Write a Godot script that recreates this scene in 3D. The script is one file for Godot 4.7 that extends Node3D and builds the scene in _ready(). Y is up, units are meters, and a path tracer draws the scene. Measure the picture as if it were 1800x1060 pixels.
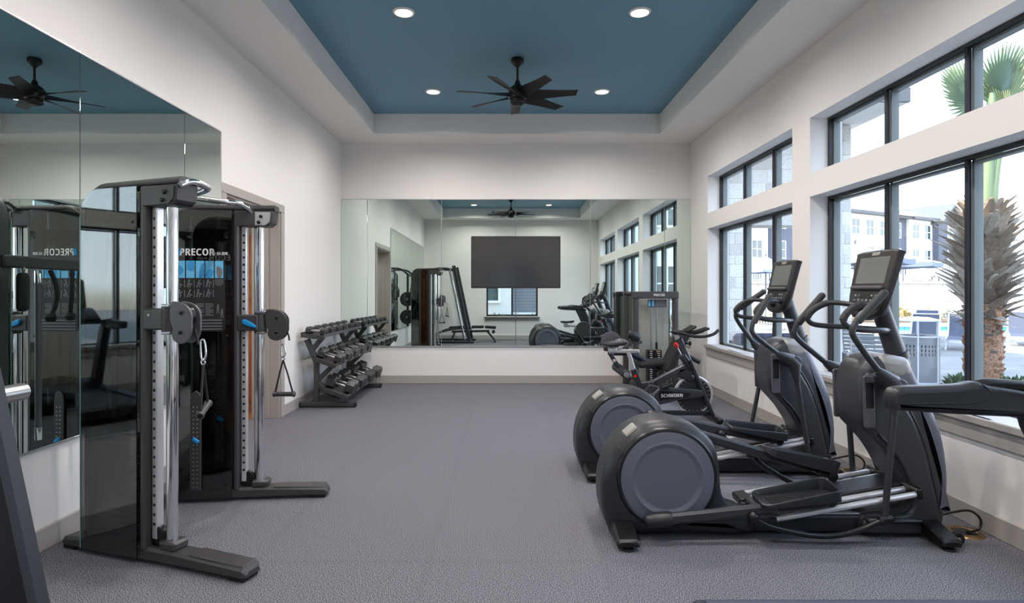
extends Node3D
# A gym with a blue tray ceiling, mirrors, cardio machines by tall windows and a pool terrace outside.
# x to the right (window wall), y up, the camera looks along -z towards the mirrored end wall.

const XL := -2.543      # left wall face
const XR := 2.831       # window wall face
const ZB := -9.19       # mirrored end wall face
const ZF := 0.13        # wall behind the camera
const HC := 3.684       # soffit height
const HT := 3.97        # tray height
const GY := -0.15       # terrace level

var M := {}
var used := {}
var rng := RandomNumberGenerator.new()


# ------------------------------------------------------------------ mesh builder
class MB:
	var V := PackedVector3Array()
	var N := PackedVector3Array()
	var U := PackedVector2Array()
	var pend := PackedVector3Array()
	var uvs := PackedVector2Array()
	var xf := Transform3D()

	func tri(a: Vector3, b: Vector3, c: Vector3) -> void:
		pend.append(xf * a); pend.append(xf * b); pend.append(xf * c)

	func quad(a: Vector3, b: Vector3, c: Vector3, d: Vector3) -> void:
		tri(a, b, c); tri(a, c, d)

	# flush pending triangles (given counter-clockwise from outside) with normals smoothed below the crease angle
	func end(crease := 40.0) -> MB:
		var n := pend.size() / 3
		var fn := PackedVector3Array()
		var at := {}
		var keys := PackedVector3Array()
		for i in n:
			var a := pend[i * 3]
			var f := (pend[i * 3 + 1] - a).cross(pend[i * 3 + 2] - a)
			fn.append(f)
			for k in 3:
				var q := (pend[i * 3 + k] * 20000.0).round()
				keys.append(q)
				if at.has(q): at[q].append(i)
				else: at[q] = PackedInt32Array([i])
		var lim := cos(deg_to_rad(crease))
		for i in n:
			if fn[i].length_squared() < 1e-22: continue
			var fu := fn[i].normalized()
			for k in [0, 2, 1]:
				var s := Vector3.ZERO
				for j in at[keys[i * 3 + k]]:
					var g: Vector3 = fn[j]
					if j == i or g.dot(fu) > lim * g.length(): s += g
				V.append(pend[i * 3 + k])
				N.append(s.normalized() if s.length_squared() > 1e-24 else fu)
				U.append(uvs[i * 3 + k] if uvs.size() == pend.size() else Vector2.ZERO)
		pend.clear(); uvs.clear()
		return self

	func mesh() -> ArrayMesh:
		if pend.size(): end()
		var a := []
		a.resize(Mesh.ARRAY_MAX)
		a[Mesh.ARRAY_VERTEX] = V; a[Mesh.ARRAY_NORMAL] = N; a[Mesh.ARRAY_TEX_UV] = U
		var m := ArrayMesh.new()
		m.add_surface_from_arrays(Mesh.PRIMITIVE_TRIANGLES, a)
		return m

	# box with chamfered edges
	func box(c: Vector3, s: Vector3, ch := 0.004, B := Basis()) -> MB:
		var h := s * 0.5
		ch = min(ch, min(h.x, min(h.y, h.z)) * 0.9)
		if ch <= 0.0:
			for ax in 3:
				for sg in [-1.0, 1.0]:
					var n := Vector3.ZERO; n[ax] = sg
					var u := Vector3.ZERO; u[(ax + 1) % 3] = 1.0
					var w := n.cross(u)
					var e: float = h[ax]
					var eu: float = h[(ax + 1) % 3]
					var ew: float = h[(ax + 2) % 3]
					quad(c + B * (n * e - u * eu - w * ew), c + B * (n * e + u * eu - w * ew), c + B * (n * e + u * eu + w * ew), c + B * (n * e - u * eu + w * ew))
			return end(20.0)
		# vertex of corner (sx,sy,sz) lying on face ax
		var P := func(sx: float, sy: float, sz: float, ax: int) -> Vector3:
			var q := Vector3(sx * (h.x - ch), sy * (h.y - ch), sz * (h.z - ch))
			q[ax] = [sx, sy, sz][ax] * h[ax]
			return c + B * q
		for sg in [-1.0, 1.0]:
			_f(P.call(sg, -1, -1, 0), P.call(sg, 1, -1, 0), P.call(sg, 1, 1, 0), P.call(sg, -1, 1, 0), sg > 0)
			_f(P.call(-1, sg, -1, 1), P.call(-1, sg, 1, 1), P.call(1, sg, 1, 1), P.call(1, sg, -1, 1), sg > 0)
			_f(P.call(-1, -1, sg, 2), P.call(1, -1, sg, 2), P.call(1, 1, sg, 2), P.call(-1, 1, sg, 2), sg > 0)
		for a in [-1.0, 1.0]:
			for b in [-1.0, 1.0]:
				_f(P.call(a, b, -1, 0), P.call(a, b, -1, 1), P.call(a, b, 1, 1), P.call(a, b, 1, 0), a * b < 0)
				_f(P.call(a, -1, b, 2), P.call(a, -1, b, 0), P.call(a, 1, b, 0), P.call(a, 1, b, 2), a * b < 0)
				_f(P.call(-1, a, b, 1), P.call(-1, a, b, 2), P.call(1, a, b, 2), P.call(1, a, b, 1), a * b < 0)
				for d in [-1.0, 1.0]:
					var x: Vector3 = P.call(a, b, d, 0)
					var y: Vector3 = P.call(a, b, d, 1)
					var z: Vector3 = P.call(a, b, d, 2)
					if a * b * d > 0: tri(x, y, z)
					else: tri(x, z, y)
		return end(60.0)

	func _f(a: Vector3, b: Vector3, c: Vector3, d: Vector3, keep: bool) -> void:
		if keep: quad(a, b, c, d)
		else: quad(a, d, c, b)

	# straight bar of rectangular section from a to b; w is measured along the side axis, h along the other
	func bar(a: Vector3, b: Vector3, w: float, h: float, ch := 0.003, side := Vector3(0, 0, 1)) -> MB:
		var y := (b - a).normalized()
		var z := (side - y * side.dot(y)).normalized()
		var x := y.cross(z)
		return box((a + b) * 0.5, Vector3(h, a.distance_to(b), w), ch, Basis(x, y, z))

	func tube(p: Array, r, n := 10, caps := true) -> MB:
		var rings := []
		var t0: Vector3 = (p[1] - p[0]).normalized()
		var u := t0.cross(Vector3.UP if absf(t0.y) < 0.9 else Vector3.RIGHT).normalized()
		for i in p.size():
			var t: Vector3 = ((p[mini(i + 1, p.size() - 1)] - p[i]).normalized() + (p[i] - p[maxi(i - 1, 0)]).normalized()).normalized()
			u = (u - t * u.dot(t)).normalized()
			var w := t.cross(u)
			var rr: float = r[i] if r is Array else r
			var ring := PackedVector3Array()
			for k in n:
				var a := TAU * k / n
				ring.append(p[i] + (u * cos(a) + w * sin(a)) * rr)
			rings.append(ring)
		return loft(rings, caps, caps, 50.0)

	func loft(rings: Array, cap0 := true, cap1 := true, crease := 45.0) -> MB:
		for i in rings.size() - 1:
			var a: PackedVector3Array = rings[i]
			var b: PackedVector3Array = rings[i + 1]
			var n := a.size()
			for k in n:
				var l := (k + 1) % n
				quad(a[k], a[l], b[l], b[k])
		for e in 2:
			if [cap0, cap1][e]:
				var r: PackedVector3Array = rings[0] if e == 0 else rings[-1]
				var c := Vector3.ZERO
				for q in r: c += q / r.size()
				for k in r.size():
					if e == 0: tri(c, r[(k + 1) % r.size()], r[k])
					else: tri(c, r[k], r[(k + 1) % r.size()])
		return end(crease)

	# profile of (radius, height) pairs turned round y
	func lathe(prof: Array, n := 24, T := Transform3D(), crease := 35.0) -> MB:
		var old := xf
		xf = xf * T
		for i in prof.size() - 1:
			var a: Vector2 = prof[i]
			var b: Vector2 = prof[i + 1]
			for k in n:
				var c0 := Vector3(cos(TAU * k / n), 0, -sin(TAU * k / n))
				var c1 := Vector3(cos(TAU * (k + 1) / n), 0, -sin(TAU * (k + 1) / n))
				var p0 := c0 * a.x + Vector3(0, a.y, 0)
				var p1 := c1 * a.x + Vector3(0, a.y, 0)
				var q0 := c0 * b.x + Vector3(0, b.y, 0)
				var q1 := c1 * b.x + Vector3(0, b.y, 0)
				if a.x > 1e-6: tri(p0, p1, q1)
				if b.x > 1e-6: tri(p0, q1, q0)
		xf = old
		return end(crease)

	func cyl(a: Vector3, b: Vector3, r: float, n := 16, ch := 0.003) -> MB:
		var y := (b - a).normalized()
		var x := y.cross(Vector3(0.123, 0.456, 0.789)).normalized()
		var L := a.distance_to(b)
		ch = minf(ch, minf(r, L * 0.5) * 0.9)
		return lathe([Vector2(0, 0), Vector2(r - ch, 0), Vector2(r, ch), Vector2(r, L - ch), Vector2(r - ch, L), Vector2(0, L)], n, Transform3D(Basis(x, y, x.cross(y)), a), 50.0)

	func ball(c: Vector3, r: Vector3, n := 14, B := Basis()) -> MB:
		var prof := []
		var m := n / 2
		for i in m + 1:
			var a := -PI / 2 + PI * i / m
			prof.append(Vector2(maxf(cos(a), 0.0) if i > 0 and i < m else 0.0, sin(a)))
		return lathe(prof, n, Transform3D(B * Basis.from_scale(r), c), 80.0)

	# polygon in xy, extruded along z (centred), edges rounded by ch in steps
	func ext(poly: PackedVector2Array, d: float, ch := 0.003, steps := 1, T := Transform3D(), crease := 40.0) -> MB:
		var old := xf
		xf = xf * T
		if Geometry2D.is_polygon_clockwise(poly):
			poly = poly.duplicate(); poly.reverse()
		var n := poly.size()
		var off := PackedVector2Array()
		for i in n:
			var a := (poly[i] - poly[(i + n - 1) % n]).normalized()
			var b := (poly[(i + 1) % n] - poly[i]).normalized()
			var na := Vector2(-a.y, a.x)
			var nb := Vector2(-b.y, b.x)
			var m := (na + nb)
			m = m / maxf(0.5, m.length_squared() * 0.5)
			off.append(m)
		var rings := []
		for s in [-1.0, 1.0]:
			for k in range(steps + 1):
				var t := float(k) / steps if s < 0 else 1.0 - float(k) / steps
				var ang := t * PI / 2
				var ins := ch * (1.0 - sin(ang))
				var z: float = s * (d * 0.5 - ch * (1.0 - cos(ang)))
				var ring := PackedVector3Array()
				for i in n:
					var q := poly[i] + off[i] * ins
					ring.append(Vector3(q.x, q.y, z))
				if ch <= 0.0 and k > 0: continue
				rings.append(ring)
		for i in rings.size() - 1:
			for k in n:
				var l := (k + 1) % n
				quad(rings[i][k], rings[i][l], rings[i + 1][l], rings[i + 1][k])
		var cap := PackedVector2Array()
		for q in rings[0]: cap.append(Vector2(q.x, q.y))
		var idx := Geometry2D.triangulate_polygon(cap)
		if idx.is_empty(): idx = Geometry2D.triangulate_polygon(poly)
		for i in range(0, idx.size(), 3):
			var a := idx[i]
			var b := idx[i + 1]
			var c := idx[i + 2]
			if (cap[b] - cap[a]).cross(cap[c] - cap[a]) < 0.0:
				var sw := b; b = c; c = sw
			tri(rings[0][a], rings[0][c], rings[0][b])
			tri(rings[-1][a], rings[-1][b], rings[-1][c])
		xf = old
		return end(crease)

	# flat upright sheet facing both ways
	func quad3(c: Vector3, w: float, h: float) -> MB:
		quad(c + Vector3(-w / 2, -h / 2, 0), c + Vector3(w / 2, -h / 2, 0), c + Vector3(w / 2, h / 2, 0), c + Vector3(-w / 2, h / 2, 0))
		uvs.append_array([Vector2(0, 1), Vector2(1, 1), Vector2(1, 0), Vector2(0, 1), Vector2(1, 0), Vector2(0, 0)])
		return end()

	# open sheet from a grid of rows, optionally with uvs running 0..1
	func sheet(rows: Array, crease := 60.0) -> MB:
		var m := rows.size() - 1
		for i in m:
			var n: int = rows[i].size() - 1
			for k in n:
				quad(rows[i][k], rows[i][k + 1], rows[i + 1][k + 1], rows[i + 1][k])
				var u0 := float(k) / n
				var u1 := float(k + 1) / n
				var v0 := 1.0 - float(i) / m
				var v1 := 1.0 - float(i + 1) / m
				uvs.append_array([Vector2(u0, v0), Vector2(u1, v0), Vector2(u1, v1), Vector2(u0, v0), Vector2(u1, v1), Vector2(u0, v1)])
		return end(crease)


func mb(origin := Vector3.ZERO) -> MB:
	var m := MB.new()
	m.xf.origin = origin
	return m


# smooth curve through points
func cat(p: Array, seg := 6) -> Array:
	var out := []
	for i in p.size() - 1:
		var a = p[maxi(i - 1, 0)]
		var b = p[i]
		var c = p[i + 1]
		var d = p[mini(i + 2, p.size() - 1)]
		for k in seg:
			var t := float(k) / seg
			out.append((b * 2.0 + (c - a) * t + (a * 2.0 - b * 5.0 + c * 4.0 - d) * t * t + (b * 3.0 - a - c * 3.0 + d) * t * t * t) * 0.5)
	out.append(p[-1])
	return out


func pv(flat: Array) -> PackedVector2Array:
	var o := PackedVector2Array()
	for i in range(0, flat.size(), 2): o.append(Vector2(flat[i], flat[i + 1]))
	return o


func smooth_poly(flat: Array, seg := 4) -> PackedVector2Array:
	var q := []
	for i in range(0, flat.size(), 2): q.append(Vector2(flat[i], flat[i + 1]))
	var n := q.size()
	var o := PackedVector2Array()
	for i in n:
		var a: Vector2 = q[(i + n - 1) % n]
		var b: Vector2 = q[i]
		var c: Vector2 = q[(i + 1) % n]
		var d: Vector2 = q[(i + 2) % n]
		for k in seg:
			var t := float(k) / seg
			o.append((b * 2.0 + (c - a) * t + (a * 2.0 - b * 5.0 + c * 4.0 - d) * t * t + (b * 3.0 - a - c * 3.0 + d) * t * t * t) * 0.5)
	return o


func rrect(w: float, h: float, r: float, k := 4) -> PackedVector2Array:
	var o := PackedVector2Array()
	for c in 4:
		var cx: float = [1, -1, -1, 1][c] * (w / 2 - r)
		var cy: float = [1, 1, -1, -1][c] * (h / 2 - r)
		for i in k + 1:
			var a := PI / 2 * (c + float(i) / k)
			o.append(Vector2(cx + cos(a) * r, cy + sin(a) * r))
	return o


func numbered(s: String) -> String:
	if not used.has(s):
		used[s] = 0
		return s
	used[s] += 1
	return "%s_%03d" % [s, used[s]]


func obj(called: String, m, mat: Material, parent: Node = self) -> MeshInstance3D:
	var o := MeshInstance3D.new()
	o.name = numbered(called) if parent == self else called
	o.mesh = m.mesh() if m is MB else m
	o.material_override = mat
	o.cast_shadow = GeometryInstance3D.SHADOW_CASTING_SETTING_ON
	parent.add_child(o, true)
	return o


func tag(o: Node, label: String, category: String, group := "") -> Node:
	o.set_meta("label", label)
	o.set_meta("category", category)
	if group: o.set_meta("group", group)
	return o


func thing(called: String, label: String, category: String, at := Vector3.ZERO, turn := 0.0, group := "") -> Node3D:
	var o := Node3D.new()
	o.name = numbered(called)
	add_child(o)
	o.position = at
	o.rotation.y = turn
	tag(o, label, category, group)
	return o


func dup(root: Node3D, at: Vector3, label: String) -> Node3D:
	var r: Node3D = root.duplicate()
	r.name = numbered(String(root.name).rstrip("0123456789_"))
	add_child(r)
	r.position = at
	r.set_meta("label", label)
	return r


func struct(called: String, m, mat: Material, label := "", category := "") -> MeshInstance3D:
	var o := obj(called, m, mat)
	o.set_meta("kind", "structure")
	if label: tag(o, label, category)
	return o


func snode(called: String, label: String, category: String) -> Node3D:
	var o := Node3D.new()
	o.name = numbered(called)
	add_child(o)
	o.set_meta("kind", "structure")
	return tag(o, label, category)


func mat(c: Color, rough := 0.5, metal := 0.0, spec := 0.5) -> StandardMaterial3D:
	var m := StandardMaterial3D.new()
	m.albedo_color = c
	m.roughness = rough
	m.metallic = metal
	m.metallic_specular = spec
	return m


func noise_tex(freq: float, stops: Array, size := 512, kind := FastNoiseLite.TYPE_SIMPLEX_SMOOTH, octaves := 3, sd := 1) -> NoiseTexture2D:
	var n := FastNoiseLite.new()
	n.noise_type = kind
	n.seed = sd
	n.frequency = freq
	n.fractal_octaves = octaves
	var t := NoiseTexture2D.new()
	t.width = size; t.height = size
	t.seamless = true
	t.noise = n
	var g := Gradient.new()
	g.offsets = PackedFloat32Array(stops.map(func(s): return s[0]))
	g.colors = PackedColorArray(stops.map(func(s): return s[1]))
	t.color_ramp = g
	return t


func tri_mat(m: StandardMaterial3D, t: Texture2D, sc: float) -> StandardMaterial3D:
	m.albedo_texture = t
	m.uv1_triplanar = true
	m.uv1_world_triplanar = true
	m.uv1_scale = Vector3.ONE * sc
	return m


func grey(v: float) -> Color: return Color(v, v, v)


func text_mesh(s: String, height: float, depth := 0.002, bold := true, italic := false) -> TextMesh:
	var f := SystemFont.new()
	f.font_names = PackedStringArray(["Droid Sans"])
	f.font_weight = 700 if bold else 400
	f.font_italic = italic
	var t := TextMesh.new()
	t.font = f
	t.text = s
	t.font_size = 32
	t.pixel_size = height / 23.0
	t.depth = depth
	return t


func make_materials() -> void:
	M.wall = mat(Color(0.90, 0.89, 0.878), 0.75)
	M.soffit = mat(Color(0.91, 0.90, 0.885), 0.8)
	M.blue = mat(Color(0.43, 0.595, 0.675), 0.6)
	M.trim = mat(Color(0.66, 0.64, 0.62), 0.45)
	M.floor = tri_mat(mat(Color(0.80, 0.80, 0.815), 0.85), noise_tex(0.12, [[0.0, Color(0.12, 0.12, 0.13)], [0.40, Color(0.30, 0.30, 0.32)], [0.49, Color(0.50, 0.50, 0.52)], [0.60, Color(0.60, 0.60, 0.62)], [1.0, Color(0.88, 0.88, 0.90)]], 1024, FastNoiseLite.TYPE_SIMPLEX, 2, 5), 1.1)
	M.mirror = mat(Color(0.86, 0.90, 0.88), 0.0, 1.0)
	M.mirror_edge = mat(Color(0.75, 0.85, 0.82), 0.15, 0.0, 0.8)
	M.bronze = mat(Color(0.12, 0.12, 0.135), 0.4)
	M.db = mat(Color(0.12, 0.12, 0.125), 0.42, 0.0, 0.7)
	M.frame_grey = mat(Color(0.46, 0.49, 0.49), 0.35)
	var gl := mat(Color(1, 1, 1, 0.02), 0.0)
	gl.transparency = BaseMaterial3D.TRANSPARENCY_ALPHA
	M.glass = gl
	var ac := mat(Color(0.008, 0.012, 0.012, 0.66), 0.02, 0.0, 1.0)
	ac.transparency = BaseMaterial3D.TRANSPARENCY_ALPHA
	ac.clearcoat_enabled = true; ac.clearcoat = 1.0; ac.clearcoat_roughness = 0.02
	M.acrylic = ac
	M.acrylic_edge = mat(Color(0.42, 0.62, 0.58), 0.15, 0.0, 0.8)
	M.frosted = mat(Color(0.60, 0.60, 0.57), 0.3)
	M.black = mat(Color(0.055, 0.055, 0.06), 0.35)
	M.black_rubber = mat(Color(0.075, 0.075, 0.08), 0.7)
	M.gun = mat(Color(0.21, 0.20, 0.205), 0.42, 0.0, 0.6)
	M.gun_light = mat(Color(0.37, 0.36, 0.38), 0.4, 0.3)
	M.chrome = mat(Color(0.90, 0.90, 0.91), 0.09, 1.0)
	M.steel = mat(Color(0.72, 0.72, 0.73), 0.28, 1.0)
	M.alu = mat(Color(0.80, 0.80, 0.80), 0.35, 0.8)
	M.shell = mat(Color(0.18, 0.185, 0.205), 0.38, 0.0, 0.55)
	M.shell_dark = mat(Color(0.118, 0.124, 0.145), 0.4, 0.0, 0.55)
	M.shell_light = mat(Color(0.40, 0.41, 0.455), 0.42, 0.2)
	M.shell_silver = mat(Color(0.62, 0.615, 0.61), 0.42, 0.2)
	M.rail = mat(Color(0.86, 0.86, 0.87), 0.22, 0.6)
	M.disc = mat(Color(0.36, 0.37, 0.42), 0.5)
	M.tubing = mat(Color(0.23, 0.235, 0.25), 0.35, 0.3)
	M.grip = mat(Color(0.17, 0.17, 0.175), 0.6)
	M.screen = mat(Color(0.40, 0.41, 0.40), 0.2, 0.0, 0.8)
	M.bezel = mat(Color(0.15, 0.14, 0.14), 0.35)
	M.badge = mat(Color(0.62, 0.61, 0.58), 0.35, 0.3)
	M.navy = mat(Color(0.10, 0.105, 0.19), 0.45)
	M.cyan = mat(Color(0.05, 0.55, 0.80), 0.4)
	M.red = mat(Color(0.75, 0.10, 0.08), 0.4)
	M.ink_white = mat(Color(0.88, 0.88, 0.88), 0.5)
	M.ink_grey = mat(Color(0.45, 0.45, 0.46), 0.6)
	M.sticker = mat(Color(0.15, 0.15, 0.155), 0.5)
	M.sticker_blue = mat(Color(0.42, 0.74, 0.90), 0.5)
	M.sticker_blue2 = mat(Color(0.25, 0.60, 0.82), 0.5)
	M.fan = mat(Color(0.115, 0.095, 0.09), 0.45)
	M.brass = mat(Color(0.62, 0.50, 0.34), 0.35, 0.9)
	M.tv = mat(Color(0.10, 0.095, 0.10), 0.16, 0.0, 1.0)
	M.wood = tri_mat(mat(Color.WHITE, 0.5), noise_tex(0.012, [[0.0, Color(0.50, 0.31, 0.17)], [0.5, Color(0.66, 0.43, 0.25)], [1.0, Color(0.74, 0.52, 0.33)]], 256, FastNoiseLite.TYPE_SIMPLEX_SMOOTH, 4, 3), 0.7)
	M.tyre = mat(Color(0.05, 0.05, 0.05), 0.9)
	# outdoors
	M.paver = tri_mat(mat(Color.WHITE, 0.8), paver_tex(), 0.42)
	M.concrete = tri_mat(mat(Color.WHITE, 0.85), noise_tex(0.03, [[0.0, Color(0.62, 0.60, 0.57)], [1.0, Color(0.78, 0.76, 0.73)]], 256), 0.3)
	for i in 4:
		var k: Array = [[0.92, 0.90, 0.87], [0.95, 0.935, 0.91], [0.88, 0.86, 0.835], [0.97, 0.96, 0.94]][i]
		M["stone%d" % i] = tri_mat(mat(Color(k[0], k[1], k[2]), 0.9), noise_tex(0.05, [[0.0, grey(0.86)], [1.0, grey(1.0)]], 256, FastNoiseLite.TYPE_SIMPLEX_SMOOTH, 4, 20 + i), 1.6)
	M.mortar = mat(Color(0.86, 0.84, 0.81), 0.95)
	M.stucco = mat(Color(0.88, 0.88, 0.87), 0.85)
	M.siding = tri_mat(mat(Color(0.34, 0.36, 0.42), 0.7), siding_tex(), 1.25)
	M.siding_near = tri_mat(mat(Color(0.48, 0.49, 0.52), 0.7), siding_tex(), 1.0)
	M.roofing = mat(Color(0.48, 0.475, 0.47), 0.9)
	M.fascia = mat(Color(0.34, 0.35, 0.37), 0.6)
	M.white_frame = mat(Color(0.93, 0.93, 0.93), 0.5)
	M.win_dark = mat(Color(0.20, 0.29, 0.30), 0.06, 0.0, 0.9)
	M.umbrella = mat(Color(0.50, 0.53, 0.60), 0.8)
	M.umbrella.backlight_enabled = true
	M.umbrella.backlight = Color(0.22, 0.24, 0.28)
	M.bark = tri_mat(mat(Color.WHITE, 0.95), noise_tex(0.035, [[0.0, Color(0.34, 0.22, 0.16)], [0.5, Color(0.58, 0.43, 0.33)], [1.0, Color(0.74, 0.60, 0.49)]], 256, FastNoiseLite.TYPE_SIMPLEX_SMOOTH, 4, 8), 2.5)
	for i in 3:
		var k: Array = [[0.68, 0.62, 0.56], [0.76, 0.71, 0.65], [0.57, 0.50, 0.43]][i]
		M["boot%d" % i] = tri_mat(mat(Color(k[0], k[1], k[2]), 0.9), noise_tex(0.04, [[0.0, grey(0.65)], [1.0, grey(1.0)]], 128, FastNoiseLite.TYPE_SIMPLEX_SMOOTH, 3, 40 + i), 3.0)
	for i in 3:
		var k: Array = [[0.46, 0.53, 0.41], [0.55, 0.60, 0.46], [0.40, 0.48, 0.41]][i]
		M["frond%d" % i] = mat(Color(k[0], k[1], k[2]), 0.5)
		M["frond%d" % i].backlight_enabled = true
		M["frond%d" % i].backlight = Color(0.34, 0.38, 0.24)
	M.stalk = mat(Color(0.43, 0.51, 0.37), 0.5)
	M.leaf = mat(Color(0.24, 0.33, 0.20), 0.6)
	M.leaf_dry = mat(Color(0.56, 0.50, 0.27), 0.7)
	M.water = mat(Color(0.30, 0.62, 0.82), 0.05, 0.0, 0.6)
	M.tile_blue = mat(Color(0.22, 0.48, 0.75), 0.25)
	M.sling = mat(Color(0.25, 0.27, 0.33), 0.8)
	M.outdoor_white = mat(Color(0.86, 0.87, 0.89), 0.4)
	M.bin_grey = mat(Color(0.55, 0.57, 0.59), 0.4, 0.2)
	M.cushion = mat(Color(0.14, 0.165, 0.25), 0.85)
	M.car_white = mat(Color(0.85, 0.86, 0.88), 0.25)
	M.car_grey = mat(Color(0.50, 0.54, 0.60), 0.25)
	M.soil = mat(Color(0.42, 0.37, 0.31), 0.95)


func paver_tex() -> ImageTexture:
	var im := Image.create(512, 512, false, Image.FORMAT_RGB8)
	im.fill(Color(0.34, 0.34, 0.35))
	for r in 8:
		for c in 4:
			var s := 0.42 + 0.08 * rng.randf()
			var x := c * 128 + (64 if r % 2 else 0)
			for w in [0, -512]:
				im.fill_rect(Rect2i(x + w + 2, r * 64 + 2, 124, 60), Color(s, s * 0.985, s * 0.97))
	return ImageTexture.create_from_image(im)


func siding_tex() -> ImageTexture:
	var im := Image.create(64, 256, false, Image.FORMAT_RGB8)
	im.fill(grey(0.96))
	for r in 8:
		im.fill_rect(Rect2i(0, r * 32, 64, 3), grey(0.62))
		im.fill_rect(Rect2i(0, r * 32 + 3, 64, 3), grey(0.84))
	return ImageTexture.create_from_image(im)


# ------------------------------------------------------------------ scene
func _ready() -> void:
	rng.seed = 7
	# camera: level, with a small lens shift so that verticals stay vertical
	var cam := Camera3D.new()
	cam.name = "camera"
	cam.projection = Camera3D.PROJECTION_FRUSTUM
	cam.near = 0.05
	cam.far = 400.0
	cam.size = 0.05 * 1060.0 / 1050.0
	cam.frustum_offset = Vector2(0.05 * 9.5 / 1050.0, -0.05 * 18.3 / 1050.0)
	cam.position = Vector3(0, 1.42, 0)
	add_child(cam)
	cam.current = true
	# sky and sun
	var we := WorldEnvironment.new()
	we.name = "world"
	var e := Environment.new()
	var sm := ProceduralSkyMaterial.new()
	sm.sky_top_color = Color(0.72, 0.84, 0.98)
	sm.sky_horizon_color = Color(0.93, 0.96, 1.0)
	sm.sky_curve = 0.25
	sm.ground_bottom_color = Color(0.55, 0.53, 0.50)
	sm.ground_horizon_color = Color(0.80, 0.79, 0.77)
	sm.sun_angle_max = 1.0
	var sky := Sky.new()
	sky.sky_material = sm
	e.background_mode = Environment.BG_SKY
	e.sky = sky
	e.background_energy_multiplier = SKY_E
	e.tonemap_mode = Environment.TONE_MAPPER_LINEAR
	e.tonemap_exposure = EXPOSURE
	e.sdfgi_enabled = true
	e.ssao_enabled = true
	e.ssil_enabled = true
	we.environment = e
	add_child(we)
	var sun := DirectionalLight3D.new()
	sun.name = "sun"
	sun.light_color = Color(1.0, 0.95, 0.87)
	sun.light_energy = SUN_E
	sun.light_angular_distance = 0.6
	sun.shadow_enabled = true
	sun.look_at_from_position(Vector3(-8.4, 6.6, 2.8), Vector3.ZERO)
	add_child(sun)
	make_materials()
	room()
	lights_and_fans()
	ellipticals()
	cable_machine()
	dumbbells()
	spin_bike()
	leg_machine()
	treadmill()
	smith_rack()
	wall_screen()
	outside()


const SKY_E := 3.3
const SUN_E := 2.8
const EXPOSURE := 1.7
const CAN_E := 2.35


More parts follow.
